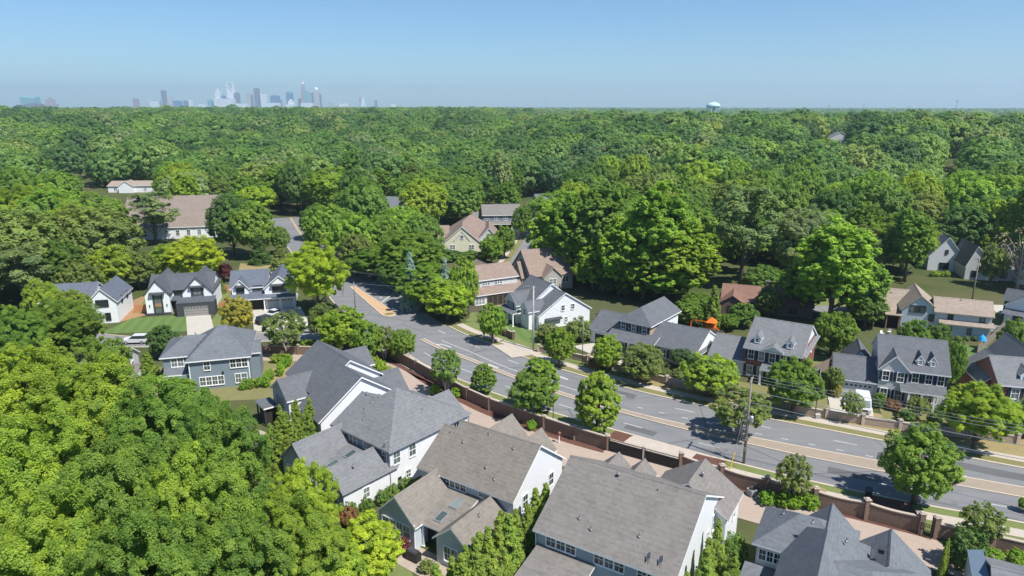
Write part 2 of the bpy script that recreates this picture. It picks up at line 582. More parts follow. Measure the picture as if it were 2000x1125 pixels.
sheet('road', NEAR, FAR, .012, M['asphalt'])
kb = MB()
near_e = clipx(NEAR, -28, 110); far_e = clipx(FAR, -14, 120)
kerb(kb, near_e, -.32, .13)
kerb(kb, far_e, .32, .13)
kerb(kb, clipx(NEAR, -101, -41), -.32, .13)
kerb(kb, clipx(FAR, -90, -24), .32, .13)
kerb(kb, MN, .22, .14); kerb(kb, MF, -.22, .14)
# far turn island
I0, I1 = Vector((-41.0, 169.3)), Vector((-27.3, 145.2))
idir = (I1 - I0).normalized(); inr = Vector((idir.y, -idir.x))
isl_l = [I0 + inr * .5, I0.lerp(I1, .5) + inr * 1.0, I1 + inr * 1.5]
arc = [I1 + (inr * cos(a) + idir * sin(a)) * 1.5 for a in [pi * k / 8 for k in range(9)]]
isl = [I0 + inr * .5, I0.lerp(I1, .5) + inr * 1.05] + arc + [I0.lerp(I1, .5) - inr * 1.05, I0 - inr * .5]
kerb(kb, isl + [isl[0]], -.22, .14)
tag(kb.build('kerb', M['kerb']), kind='structure')
mbm = MB()
strip_mb(mbm, offset(MN, .22), offset(MF, -.22), .125)
tag(mbm.build('median', M['medbrick']), kind='structure')
patch('median', isl, .12, M['medclay'])
patch('lawn', [(I1 + idir * (.9 * sin(a) - .1) + inr * 1.1 * cos(a)).to_tuple() for a in [2 * pi * k / 10 for k in range(10)]], .135, M['lawn2'])

# verge, pavement on the near side
sheet('verge', offset(near_e, -.32), offset(near_e, -1.75), .10, M['lawn'])
sheet('pavement', offset(near_e, -1.75), offset(near_e, -3.45), .106, M['walk'])
# far side
sheet('verge', offset(far_e, .32), offset(far_e, 1.9), .10, M['lawn2'])
sheet('pavement', offset(far_e, 1.9), offset(far_e, 3.5), .106, M['walk'])
sheet('verge', offset(clipx(FAR, -90, -24), .32), offset(clipx(FAR, -90, -24), 3), .08, M['lawn'])

# near boundary wall line, strip of grass outside, mulch bed inside, brick paved lane
WALL = smooth([(-27, 124), (-19.8, 115.3), (-14.4, 108.6), (-8.0, 100.8), (-4.7, 97.0), (1.5, 91.8), (9.0, 86.0), (12.4, 83.6), (21.5, 78.2), (28.0, 73.6), (40.3, 67.2), (43.7, 65.2), (44.9, 64.5), (48.2, 62.9), (53, 60.6), (70, 52)], .8)
sheet('verge', offset(near_e, -3.45), WALL, .09, M['lawn'])
LANE_B = smooth([(-60, 123.2), (-42, 122.3), (-34, 121.8), (-25.5, 117.8), (-19.5, 112.6), (-14.6, 105.9), (-8.4, 98.8), (-4.0, 94.2), (2.6, 89.0), (9.6, 84.0), (20.4, 77.9), (29, 72.3), (38.5, 67.3), (46, 63.2), (56, 58.6)], 1)
sheet('mulch_bed', WALL, LANE_B, .03, M['mulch'])
sheet('brick_lane', offset(LANE_B, .02), offset(LANE_B, -5.8), .05, M['paver'])
patch('brick_apron', [(12.5, 83.3), (21.6, 77.9), (20, 74.5), (11.2, 80.2)], .058, M['paver'])
patch('driveway_apron', [(17.4, 87.6), (27.0, 81.2), (21.4, 78.4), (12.8, 83.6)], .112, M['walk'])
patch('mulch_bed', [(14.8, 88.9), (17.0, 87.5), (15.4, 85.4), (13.2, 86.9)], .118, M['mulch'])
patch('mulch_bed', [(24.6, 82.2), (28.0, 80.2), (26.6, 78.4), (23.2, 80.4)], .118, M['mulch'])
patch('mulch_bed', [(42.6, 72.2), (46.6, 70.4), (46.0, 68.0), (41.6, 69.8)], .12, M['mulch'])
patch('mulch_bed', [(33.6, 75.9), (38.0, 73.6), (37.4, 71.7), (32.9, 74.0)], .119, M['straw'])

# side street on the left and the residential street beyond
SS = smooth([(-28, 136), (-38, 131.5), (-48, 130.2), (-62, 127.8), (-76, 127), (-95, 132), (-120, 137)])
sheet('side_street', offset(SS, -3.0), offset(SS, 3.0), .020, M['asphalt2'])
kb2 = MB(); kerb(kb2, clipx(offset(SS, -3.0), -95, -38), .25, .12); kerb(kb2, clipx(offset(SS, 3.0), -95, -38), -.25, .12)
tag(kb2.build('kerb', M['kerb']), kind='structure')
RS = smooth([(-4, 176), (0.6, 190), (3.0, 205), (6.2, 227), (9, 260), (14, 318)])
sheet('residential_street', offset(RS, -2.8), offset(RS, 2.8), .018, M['asphalt2'])
sheet('pavement', offset(RS, 4.6), offset(RS, 6.0), .04, M['walk'])
sheet('verge', offset(RS, 2.8), offset(RS, 4.6), .03, M['lawn2'])
RS2 = smooth([(62, 150), (78, 148), (93, 140.5), (112, 129), (135, 120)])
sheet('residential_street', offset(RS2, -2.8), offset(RS2, 2.8), .018, M['asphalt2'])
sheet('verge', offset(RS2, 2.8), offset(RS2, 18), .015, M['lawn'])
patch('driveway', [(107, 135), (113, 132), (120, 152), (110, 153)], .03, M['drive'])

# lawns, drives, patios
patch('lawn', [(-66, 97), (-38, 100), (-27.5, 110), (-36, 117.5), (-52, 118.5), (-66, 112)], .022, M['lawn2'])
patch('mulch_bed', [(-44.5, 103.6), (-41.2, 104.2), (-38.6, 107.8), (-38.2, 111.5), (-39.6, 115), (-42, 114), (-43, 108)], .032, M['straw'])
patch('mown_lawn', [(-84, 132), (-66, 133.5), (-66.5, 146), (-83, 142.5)], .022, M['mown'])
patch('lawn', [(-84, 146), (-66.5, 150), (-70, 172), (-92, 168)], .02, M['lawn'])
patch('driveway', [tuple(G(363, 615))[:2], tuple(G(410, 611))[:2], tuple(G(420, 652))[:2], tuple(G(366, 655))[:2]], .04, M['drive'])
patch('driveway', [(-59.5, 149.3), (-49, 151.4), (-41, 134.2), (-53, 133.2)], .04, M['drive'])
patch('mown_lawn', [(-66, 146.5), (-60, 148), (-56, 135), (-64, 134)], .024, M['lawn'])
patch('clay_yard', [(-92, 140), (-84.2, 139.6), (-79.8, 147), (-81, 158), (-90, 160)], .018, M['clay'])
patch('straw_field', [(-72, 172), (-58, 170), (-58, 190), (-80, 196)], .02, M['straw'])
patch('lawn', [(-2.5, 128.5), (5, 124.2), (8.5, 130), (-6, 144)], .024, M['mown'])
sheet('verge', offset(clipx(FAR, -14, 18), 3.5), offset(clipx(FAR, -14, 18), 6.2), .09, M['lawn'])
patch('driveway', [tuple(G(1010, 672))[:2], tuple(G(1062, 690))[:2], tuple(G(1000, 700))[:2], tuple(G(962, 675))[:2]], .115, M['walk'])
patch('driveway', [(11.5, 124.5), (16.5, 126.5), (24, 118.5), (20, 113.5)], .03, M['drive'])
sheet('straw_bank', offset(clipx(FAR, 8, 120), 3.5), offset(clipx(FAR, 8, 120), 9.5), .085, M['straw'])
patch('driveway', [(50.5, 101.0), (56.5, 99.0), (53.6, 92.6), (48.2, 94.8)], .12, M['drive'])
patch('lawn', [(28, 111), (39, 106.5), (50, 100), (48, 95.5), (38, 99.8), (27, 106.5)], .095, M['lawn2'])
patch('lawn', [(57, 98.5), (68, 93.8), (68, 88), (55, 92.5)], .096, M['lawn2'])
patch('lawn', [(33, 132), (60, 118), (52, 112), (34, 122)], .02, M['lawn'])
patch('lawn', [(62, 121), (84, 112), (80, 104), (68, 106)], .021, M['lawn'])
patch('lawn', [(82, 127.6), (97, 122), (95, 112), (80, 116)], .022, M['mown'])
patch('forest_floor', [(8, 146), (40, 134), (48, 150), (18, 168)], .016, M['litter'])
patch('patio', [(-11.0, 63.2), (-5.6, 59.6), (-7.4, 56.5), (-12.6, 60.4)], .05, M['stonepatio'])
patch('lawn', [(-22, 66), (-10.8, 60.6), (-8, 53), (-24, 56)], .024, M['lawn'])
patch('patio', [(-6.5, 152.5), (3.5, 153.6), (2.6, 149), (-7, 148.4)], .03, M['stonepatio'])
patch('lawn', [(-9, 148), (3, 148.6), (0, 141), (-10, 140)], .024, M['lawn'])
patch('patio', [(80, 131.5), (84, 129.8), (83, 126.4), (79, 128)], .03, M['stonepatio'])
patch('patio', [(-36.6, 89.5), (-31, 86), (-34, 82), (-38.5, 86)], .03, M['stonepatio'])

# painted markings
def dashes(mb, pl, on, off, w=.13, z=.022, ph=0.0):
    L, s = [0.0], ph
    for a, b in zip(pl, pl[1:]): L.append(L[-1] + (b - a).length)
    def at(d):
        j = 0
        for j in range(len(L) - 1):
            if L[j + 1] >= d: break
        return pl[j].lerp(pl[j + 1], (d - L[j]) / max(1e-6, L[j + 1] - L[j]))
    while s + on < L[-1]:
        seg = [at(s + on * k / 3) for k in range(4)]
        strip_mb(mb, offset(seg, -w / 2), offset(seg, w / 2), z)
        s += on + off
pm = MB()
nmid = [a.lerp(b, .5) for a, b in zip(resample(clipx(NEAR, -18.5, 107), 160), resample(MN, 160))]
dashes(pm, nmid, 2.9, 8.2, .15, ph=3)
fl = offset(far_e, -2.85)
dashes(pm, fl, 2.9, 8.2, .15, ph=1)
solid = clipx(offset(far_e, -5.6), -15, 12)
strip_mb(pm, offset(solid, -.08), offset(solid, .08), .022)
dashes(pm, clipx(offset(far_e, -5.5), 13, 110), .9, 2.6, .15)
def arrow(mb, p, ang, s=1.0):
    d = Vector((cos(ang), sin(ang))); n = Vector((-d.y, d.x))
    def q(a, b): return zz(p + d * a * s + n * b * s, .024)
    mb.poly([q(-1.6, -.12), q(.2, -.12), q(.2, .12), q(-1.6, .12)])
    mb.poly([q(.2, -.12), q(.75, .05), q(.6, .28), q(.2, .12)])
    mb.poly([q(.75, .05), q(1.0, .45), q(.75, .55), q(.6, .28)])
    mb.poly([q(1.35, .40), q(.95, 1.25), q(.35, .65)])
for px, py in ((868, 674), (958, 713), (1092, 735)):
    p = G(px, py); arrow(pm, Vector((p.x, p.y)), radians(136), 1.25)
for a, b in (((722, 557), (742, 545)), ((738, 560), (754, 549)), ((742, 582), (760, 570)), ((745, 591), (772, 570))):
    a, b = G(*a), G(*b); a, b = Vector((a.x, a.y)), Vector((b.x, b.y))
    strip_mb(pm, offset([a, b], -.16), offset([a, b], .16), .022)
tag(pm.build('road_marking', M['paint']), kind='structure')
pmy = MB()
cl = [a.lerp(b, .5) for a, b in zip(resample(clipx(NEAR, -101, -52), 40), resample(clipx(FAR, -90, -38), 40))]
for o in (-.2, .2): strip_mb(pmy, offset(cl, o - .09), offset(cl, o + .09), .022)
tag(pmy.build('road_marking', M['paint_y']), kind='structure')

# asphalt repairs and manhole covers
M['repair'] = m_asphalt('asphalt_repair', (.105, .106, .110))
for f, o, l, w in ((.30, -1.4, 5, 1.8), (.42, -4.0, 3, 1.4), (.60, -1.6, 9, 2.0), (.71, -4.4, 2.5, 1.2)):
    seg = cut(far_e, f, min(1, f + l / 150.0))
    if len(seg) > 1: sheet('road_patch', offset(seg, o), offset(seg, o - w), .017, M['repair'])
for f, o, l, w in ((.38, 1.2, 4, 1.5), (.55, 3.2, 6, 1.6), (.68, 1.0, 3, 1.3)):
    seg = cut(near_e, f, min(1, f + l / 150.0))
    if len(seg) > 1: sheet('road_patch', offset(seg, o), offset(seg, o + w), .017, M['repair'])
for lab, f, o in (('round iron manhole cover on the near lanes by the egg shaped tree', .47, 2.6), ('round iron manhole cover on the far lanes before the columned porch', .40, 8.6), ('round iron manhole cover on the near lanes right of the utility pole', .64, 1.6)):
    p = offset(near_e, o)[int(f * (len(near_e) - 1))]
    mb = MB(); mb.lathe([(0, .022), (.33, .022), (.36, .018), (.36, .0)], 16)
    tag(mb.build('manhole_cover', M['steel'], loc=(p.x, p.y, 0)), lab, 'manhole cover')
# ------------------------------------------------------------------ houses
_win_cache = {}
def window_mesh(w, h, n, fm, grid):
    key = (round(w, 2), round(h, 2), n, fm, grid)
    if key in _win_cache: return _win_cache[key]
    mb = MB()
    W = w / 2
    f = .10
    mb.box(-W - f, -W, -.07, .04, -f, h + f); mb.box(W, W + f, -.07, .04, -f, h + f)
    mb.box(-W, W, -.07, .04, h, h + f); mb.box(-W - .04, W + .04, -.12, .04, -f - .03, .002)
    u = w / n
    for k in range(1, n): mb.box(-W + k * u - .07, -W + k * u + .07, -.06, .02, .002, h)
    for k in range(n):
        a, b = -W + k * u + (.07 if k else 0), -W + (k + 1) * u - (.07 if k < n - 1 else 0)
        mb.poly([(a, -.012, .002), (b, -.012, .002), (b, -.012, h), (a, -.012, h)], 1)
        if grid:
            mb.box(a, b, -.045, .0, h * .5 - .03, h * .5 + .03)
            if grid > 1:
                mb.box((a + b) / 2 - .018, (a + b) / 2 + .018, -.035, .0, .004, h * .5 - .03)
                mb.box((a + b) / 2 - .018, (a + b) / 2 + .018, -.035, .0, h * .5 + .03, h)
    me = mb.mesh('window', [M[fm], M['glass']])
    _win_cache[key] = me
    return me
_shut = {}
def shutter_mesh(w, h, mat):
    if (w, h, mat) not in _shut:
        mb = MB(); mb.box(-w / 2, w / 2, -.06, .02, 0, h)
        for k in range(int(h / .16)): mb.box(-w / 2 + .05, w / 2 - .05, -.075, -.06, .06 + k * .16, .13 + k * .16)
        _shut[(w, h, mat)] = mb.mesh('shutter', M[mat])
    return _shut[(w, h, mat)]
_vent = {}
def vent_mesh(kind):
    if kind not in _vent:
        mb = MB()
        if kind == 'pipe':
            mb.tube([(0, 0, -.2), (0, 0, .32)], .05, 8); mb.lathe([(.16, -.15), (.14, -.03), (.05, .04)], 8)
        elif kind == 'cap':
            mb.tube([(0, 0, -.3), (0, 0, .35)], .10, 8); mb.lathe([(.0, .55), (.20, .42), (.20, .34), (.1, .34)], 10)
        else:
            mb.box(-.25, .25, -.25, .25, -.25, .14); mb.box(-.3, .3, -.3, .3, .14, .19)
        _vent[kind] = mb.mesh('roof_vent', M['steel'] if kind != 'box' else M['trimdark'])
    return _vent[kind]
FR = {'y-': 0, 'x+': pi / 2, 'y+': pi, 'x-': -pi / 2}

class House:
    def __init__(s, name, label, cat, O, deg, wall='white', roof='sh_grey', trim='trim', alt='trim', group=None):
        s.root = thing(name, label, cat, (O[0], O[1], hgt(O[0], O[1])), radians(deg), group)
        s.O, s.deg = O, deg
        s.w, s.r = MB(), MB()
        s.mw = [M[wall], M[alt], M[trim]]
        s.mr = [M[roof], M[trim]]
        s.n = 0
    def lift(s):
        s.n += 1
        return .004 * s.n
    def block(s, x0, x1, y0, y1, z1, z0=-.3, m=0, mt=2):
        s.w.box(x0, x1, y0, y1, z0, z1, m, mt)
    def flat(s, x0, x1, y0, y1, z, t=.25, ov=.25):
        s.r.slab([(x0 - ov, y0 - ov, z), (x1 + ov, y0 - ov, z), (x1 + ov, y1 + ov, z), (x0 - ov, y1 + ov, z)], t)
    def gable(s, x0, x1, y0, y1, e, r, ax='x', rp=None, e2=None, ov=.35, rk=.3, z0=-.3, m=0, gm=None, wall=True, lo=True, hi=True, t=.2):
        """ridge along ax; e/e2 the eave heights on the low/high side; lo, hi: close the gable ends"""
        L = s.lift()
        e2 = e if e2 is None else e2
        a0, a1, c0, c1 = (x0, x1, y0, y1) if ax == 'x' else (y0, y1, x0, x1)
        rc = (c0 + c1) / 2 if rp is None else rp
        P = (lambda a, c, z: (a, c, z)) if ax == 'x' else (lambda a, c, z: (c, a, z))
        gm = m if gm is None else gm
        if wall:
            s.w.poly([P(a0, c0, z0), P(a1, c0, z0), P(a1, c0, e), P(a0, c0, e)], m)
            s.w.poly([P(a0, c1, z0), P(a1, c1, z0), P(a1, c1, e2), P(a0, c1, e2)], m)
            for a, on in ((a0, lo), (a1, hi)):
                if on:
                    em = min(e, e2)
                    s.w.poly([P(a, c0, z0), P(a, c1, z0), P(a, c1, em), P(a, c0, em)], m)
                    pts = [P(a, c0, em)] + ([P(a, c0, e)] if e > em else []) + [P(a, rc, r)] + ([P(a, c1, e2)] if e2 > em else []) + [P(a, c1, em)]
                    s.w.poly(pts, gm)
        k = .12 + L
        k0, k1 = (r - e) / (rc - c0), (r - e2) / (c1 - rc)
        b0, b1 = a0 - rk, a1 + rk
        s.r.slab([P(b0, c0 - ov, e - ov * k0 + k), P(b1, c0 - ov, e - ov * k0 + k), P(b1, rc, r + k), P(b0, rc, r + k)], t)
        s.r.slab([P(b0, rc, r + k), P(b1, rc, r + k), P(b1, c1 + ov, e2 - ov * k1 + k), P(b0, c1 + ov, e2 - ov * k1 + k)], t)
        # ridge cap
        q = .16
        s.r.poly([P(b0, rc - q, r + k + .03 - q * k0), P(b1, rc - q, r + k + .03 - q * k0), P(b1, rc, r + k + .05), P(b0, rc, r + k + .05)], 0)
        s.r.poly([P(b0, rc, r + k + .05), P(b1, rc, r + k + .05), P(b1, rc + q, r + k + .03 - q * k1), P(b0, rc + q, r + k + .03 - q * k1)], 0)
    def hip(s, x0, x1, y0, y1, e, r, ov=.4, z0=-.3, m=0, ax=None, in0=None, in1=None, wall=True, t=.2):
        L = s.lift()
        if wall: s.w.box(x0, x1, y0, y1, z0, e, m)
        ax = ax or ('x' if x1 - x0 >= y1 - y0 else 'y')
        X0, X1, Y0, Y1 = x0 - ov, x1 + ov, y0 - ov, y1 + ov
        half = min(X1 - X0, Y1 - Y0) / 2
        if ax == 'x':
            i0, i1 = half if in0 is None else in0, half if in1 is None else in1
            yc = (Y0 + Y1) / 2
            R0, R1 = (X0 + i0, yc), (X1 - i1, yc)
            fs = [((X0, Y0), (X1, Y0), R1, R0), ((X1, Y1), (X0, Y1), R0, R1), ((X1, Y0), (X1, Y1), R1), ((X0, Y1), (X0, Y0), R0)]
        else:
            i0, i1 = half if in0 is None else in0, half if in1 is None else in1
            xc = (X0 + X1) / 2
            R0, R1 = (xc, Y0 + i0), (xc, Y1 - i1)
            fs = [((X0, Y1), (X0, Y0), R0, R1), ((X1, Y0), (X1, Y1), R1, R0), ((X0, Y0), (X1, Y0), R0), ((X1, Y1), (X0, Y1), R1)]
        ez, rz = e + L, r + .1 + L
        for f in fs:
            pts = [(p[0], p[1], ez) for p in f[:2]] + [(p[0], p[1], rz) for p in f[2:]]
            s.r.poly(pts, 0)
            a, b = f[0], f[1]
            s.r.poly([(a[0], a[1], ez - t), (b[0], b[1], ez - t), (b[0], b[1], ez), (a[0], a[1], ez)], 1)
        s.r.poly([(X0, Y0, ez - t), (X1, Y0, ez - t), (X1, Y1, ez - t), (X0, Y1, ez - t)], 1)
    def shed(s, x0, x1, y0, y1, za, zb, ax='y', ov=.0, t=.18, wall=False, m=0, z0=-.3):
        """single slope: height za at the low coordinate of ax, zb at the high one"""
        L = s.lift() + .1
        if ax == 'y':
            pts = [(x0 - ov, y0, za + L), (x1 + ov, y0, za + L), (x1 + ov, y1, zb + L), (x0 - ov, y1, zb + L)]
        else:
            pts = [(x0, y0 - ov, za + L), (x1, y0 - ov, zb + L), (x1, y1 + ov, zb + L), (x0, y1 + ov, za + L)]
        s.r.slab(pts, t)
        if wall: s.w.box(x0, x1, y0, y1, z0, min(za, zb) - .08, m)
    def win(s, face, c, u, z, w=.95, h=1.5, n=1, shut=None, fm='trim', grid=2, sw=.42):
        e = .03
        pos = {'y-': (u, c - e, z), 'y+': (u, c + e, z), 'x+': (c + e, u, z), 'x-': (c - e, u, z)}[face]
        o = link('window', window_mesh(w, h, n, fm, grid), s.root, pos, FR[face])
        if shut:
            d = w / 2 + .1 + sw / 2 + .03
            for sg in (-1, 1):
                k = Vector((sg * d, 0, 0)); k.rotate(Matrix.Rotation(FR[face], 3, 'Z'))
                link('shutter', shutter_mesh(sw, h, shut), s.root, Vector(pos) + k, FR[face])
        return o
    def door(s, face, c, u, w=1.0, h=2.1, mat='dark', fm='trim', name='door', z=0.0, panels=0):
        mb = MB()
        W = w / 2
        mb.box(-W - .12, -W, -.06, .04, 0, h + .12); mb.box(W, W + .12, -.06, .04, 0, h + .12); mb.box(-W, W, -.06, .04, h, h + .12)
        mb.box(-W, W, -.015, .03, 0, h, 1)
        if panels:
            for k in range(1, panels): mb.box(-W, W, -.03, -.015, h * k / panels - .02, h * k / panels + .02, 0)
            nn = max(3, int(w / .6))
            for k in range(nn): mb.box(-W + w * (k + .2) / nn, -W + w * (k + .8) / nn, -.028, -.016, h * .80, h * .94, 2)
        e = .03
        pos = {'y-': (u, c - e, z), 'y+': (u, c + e, z), 'x+': (c + e, u, z), 'x-': (c - e, u, z)}[face]
        return mb.build(name, [M[fm], M[mat], M['glass']], s.root, loc=pos, rz=FR[face])
    def part(s, name, mat, fn, lab=None):
        mb = MB(); fn(mb)
        o = mb.build(name, M[mat] if isinstance(mat, str) else [M[q] for q in mat], s.root)
        if lab: o['label'] = lab
        return o
    def cols(s, pts, z0, z1, r=.13, mat='trim'):
        for x, y in pts:
            s.part('column', mat, lambda mb: (mb.box(x - r, x + r, y - r, y + r, z0 + .12, z1 - .1), mb.box(x - r - .06, x + r + .06, y - r - .06, y + r + .06, z0, z0 + .12),
                                             mb.box(x - r - .05, x + r + .05, y - r - .05, y + r + .05, z1 - .1, z1)))
    def vents(s, pts, kind='pipe'):
        for x, y, z in pts: link('roof_vent', vent_mesh(kind), s.root, (x, y, z))
    def skylight(s, x, y, z, w, l, slope_x=0.0, slope_y=0.0):
        mb = MB()
        q = lambda a, b, h: (x + a, y + b, z + a * slope_x + b * slope_y + h)
        for a0, a1, b0, b1 in ((-w / 2 - .1, -w / 2, -l / 2 - .1, l / 2 + .1), (w / 2, w / 2 + .1, -l / 2 - .1, l / 2 + .1), (-w / 2, w / 2, -l / 2 - .1, -l / 2), (-w / 2, w / 2, l / 2, l / 2 + .1)):
            mb.slab([q(a0, b0, .16), q(a1, b0, .16), q(a1, b1, .16), q(a0, b1, .16)], .3, 0, 0)
        mb.poly([q(-w / 2, -l / 2, .11), q(w / 2, -l / 2, .11), q(w / 2, l / 2, .11), q(-w / 2, l / 2, .11)], 1)
        mb.build('skylight', [M['metal'], M['glass']], s.root)
    def chimney(s, x0, x1, y0, y1, z1, mat='white', z0=-.3):
        s.part('chimney', (mat, 'steel'), lambda mb: (mb.box(x0, x1, y0, y1, z0, z1), mb.box(x0 - .08, x1 + .08, y0 - .08, y1 + .08, z1, z1 + .12, 1)))
    def dish(s, x, y, z, face=pi * .75):
        mb = MB()
        mb.tube([(0, 0, -.3), (0, 0, .55)], .03, 6); mb.tube([(0, 0, .1), (.35, -.35, .45)], .015, 5)
        d = MB(); d.lathe([(.0, -.10), (.2, -.07), (.34, .0), (.345, .02), (.2, -.05), (.0, -.08)], 16)
        for p in d.v:
            v = Vector(p); v.rotate(Matrix.Rotation(radians(62), 3, 'Y')); v.rotate(Matrix.Rotation(face, 3, 'Z')); v.z += .6
            mb.v.append(tuple(v))
        b = len(mb.v) - len(d.v)
        for f in d.f: mb.f.append([b + i for i in f]); mb.m.append(0)
        mb.build('satellite_dish', M['metal'], s.root, True, (x, y, z))
    def done(s, gut=()):
        if s.w.f: s.w.build('wall', s.mw, s.root)
        if s.r.f: s.r.build('roof', s.mr, s.root)
        return s

ROWG = 'houses along the brick lane'
# A: dark grey roof, white gable wall
h = House('house', 'dark grey roofed house with big white gable wall beside the brick lane', 'house', (-20.4, 86.5), -51, 'bluegrey', 'sh_dgrey', 'trim', 'white', ROWG)
h.gable(-6.2, 0, -6.3, 4.7, 4.85, 9.35, 'x', rp=-.2, e2=6.0, m=1, ov=.45, rk=.35)
h.gable(-16.2, -5.6, -4.2, 5.6, 6.0, 9.8, 'x', rp=.9, e2=6.7, m=1, ov=.4)
h.gable(-14.0, -8.0, -7.5, 0, 5.2, 7.3, 'y', m=0, ov=.3)
h.w.poly([(-7.985, -7.45, -.2), (-7.985, 0, -.2), (-7.985, 0, 5.15), (-7.985, -7.45, 5.15)], 1)
h.gable(-9.4, -2.8, 2, 8.7, 3.6, 6.5, 'y', m=1)
h.gable(-22.4, -17.3, 3.5, 10.4, 3.6, 5.7, 'y', m=1)
h.gable(-20, -16, -1, 5, 3.6, 6.6, 'x', m=1)
h.flat(-15.7, -12.3, -9.5, -7.6, 3.0, .22, .15)
h.cols([(-15.6, -9.4), (-12.5, -9.4)], 0, 2.8, .1, 'trimdark')
h.part('porch_shade_and_screen', 'dark', lambda mb: mb.box(-15.4, -12.6, -9.2, -7.6, .1, 2.75))  # dark box painted as the shade under the flat porch roof
h.win('y-', -7.5, -11.2, 3.3, 2.4, 1.3, 3, fm='trimgrey'); h.win('y-', -7.5, -10.6, .7, 2.4, 1.5, 3, fm='trimgrey')
h.win('x+', 0, 2.6, 3.2); 
h.door('x+', -17.3, 7.0, 1.0, 2.1, 'doorgrey')
h.vents([(-14.5, -.5, 8.6), (-12.6, 2.1, 9.2), (-10.8, -2.6, 6.6), (-7.6, -1.6, 7.9), (-5.9, -4.2, 5.2), (-4.8, -3.3, 5.9)])
h.vents([(-6.4, -3.9, 5.5)], 'box')
h.done()

# B: mid grey hipped roof
h = House('house', 'mid grey hip roofed house with long white side wall and two skylights', 'house', (-14.5, 72.8), -40, 'bluegrey', 'sh_grey', 'trimgrey', 'white', ROWG)
h.hip(-10.9, -.3, .3, 13.6, 5.45, 9.4, .45, ax='x', in0=4.6, in1=6.7, m=0)
h.w.poly([(-.285, .3, -.3), (-.285, 13.6, -.3), (-.285, 13.6, 5.4), (-.285, .3, 5.4)], 1)
h.gable(-11.2, -6.8, .35, 10.4, 5.5, 8.1, 'x', rp=5.2, m=1, ov=.46)
h.gable(-12.5, -7.3, -6.5, .2, 3.3, 5.8, 'y', m=0, rp=-9.75, rk=.25)
h.shed(-9.0, -4.2, -5.3, .35, 2.9, 4.0, 'y')
h.gable(-4.6, -.3, -6.6, 1, 3.2, 5.1, 'y', rp=-2.8, m=0)
h.w.poly([(-.285, -6.5, -.3), (-.285, .2, -.3), (-.285, .2, 3.15), (-.285, -6.5, 3.15)], 1)
h.gable(-9.2, -2.2, 9, 15.4, 3.8, 6.5, 'y', m=1)

h.part('porch_shade_and_screen', 'dark', lambda mb: mb.box(-7.25, -4.65, -4.4, .25, .05, 2.85))  # dark box stands in for shade in the recessed porch
h.win('y-', .3, -8.0, 4.05, 2.9, .95, 4); h.win('y-', .3, -4.9, 4.25, .6, .6, 1); h.win('y-', .3, -1.2, 4.0, .6, .9)
for u, z in ((1.3, 3.3), (3.8, 3.3), (8.9, 3.3), (11.5, 3.3)): h.win('x+', -.3, u, z, 1.0, 1.55)
h.win('x+', -.3, 3.0, .7, .7, 1.0, fm='trim'); h.win('x+', -.3, 1.6, .9, .35, .35, grid=0, fm='trimdark')
h.win('y-', -6.5, -9.9, 1.1, 2.8, 1.5, 4); h.win('x+', -.3, -3.4, .9, .8, 1.3)
h.win('y-', -6.6, -2.5, .8, 1.6, 1.5, 2, fm='trimdark')
h.skylight(-6.0, -3.8, 3.30, .8, 1.3, 0, .195); h.skylight(-5.6, -1.5, 3.75, .8, 1.3, 0, .195)
h.vents([(-7.9, 5.2, 8.6), (-8.3, 4.2, 8.0), (-8.2, 3.0, 7.3), (-7.2, 2.0, 6.8), (-5.0, 8.3, 8.5), (-2.7, 7.9, 7.1), (-1.6, -4.0, 4.8), (-10.2, 5.0, 8.3)])
h.dish(-.9, .2, 5.7, pi * 1.1)
for x, y in ((-.2, .18), (-.2, 13.75)): h.part('downspout', 'trimgrey', lambda mb: mb.tube([(x, y, 0), (x, y, 5.3)], .06, 6))
h.done()

# C: tan roof
h = House('house', 'tan roofed house with grey blue shingled gables, skylights and small paved patio', 'house', (-.1, 62.7), -34, 'slateblue', 'sh_tan', 'trim', 'white', ROWG)
h.mw[0] = M['paleblue']
h.gable(-10.4, 0, .4, 10.6, 5.45, 9.3, 'x', rp=5.4, m=0, ov=.45, rk=.3)
h.w.poly([(.012, .4, -.3), (.012, 10.6, -.3), (.012, 10.6, 5.42), (.012, 5.4, 9.26), (.012, .4, 5.42)], 1)
h.gable(-12.6, -9.9, .3, 9.6, 5.35, 8.4, 'x', rp=5.0, m=1, ov=.45)
h.gable(-12.9, -7.8, -6.3, .2, 3.0, 5.5, 'y', rp=-10.3, m=0, ov=.3, rk=.25)
h.shed(-8.8, -4.3, -5.4, .45, 2.7, 3.85, 'y')
h.gable(-4.7, -.5, -6.5, 1, 3.1, 4.85, 'y', rp=-2.6, m=0, ov=.3)
h.gable(-13.0, -7.6, 8.5, 15.2, 3.5, 6.2, 'y', m=1)
h.gable(-8.4, -4.4, 8.5, 16.2, 2.8, 4.9, 'y', m=1)
h.part('porch_shade_and_screen', 'dark', lambda mb: (mb.box(-7.7, -4.75, -4.4, .3, .05, 2.75)))  # solid dark fill, painted shade beneath the porch slope
h.cols([(-7.6, -5.2), (-4.85, -5.2)], 0, 2.75, .1)
h.win('y-', .4, -7.75, 4.0, 3.0, .95, 4); h.win('y-', .4, -4.1, 4.25, .62, .62, 1)
h.win('y-', -6.3, -10.4, 1.0, 3.9, 1.55, 4); h.win('y-', -6.5, -2.8, .8, 1.7, 1.6, 2)
h.win('x+', 0.02, 2.6, 3.2, .9, 1.5); h.win('x+', .02, 8, 3.2, .9, 1.5)
h.skylight(-6.3, -3.8, 3.13, .8, 1.3, 0, .197); h.skylight(-6.0, -1.5, 3.6, .8, 1.3, 0, .197)
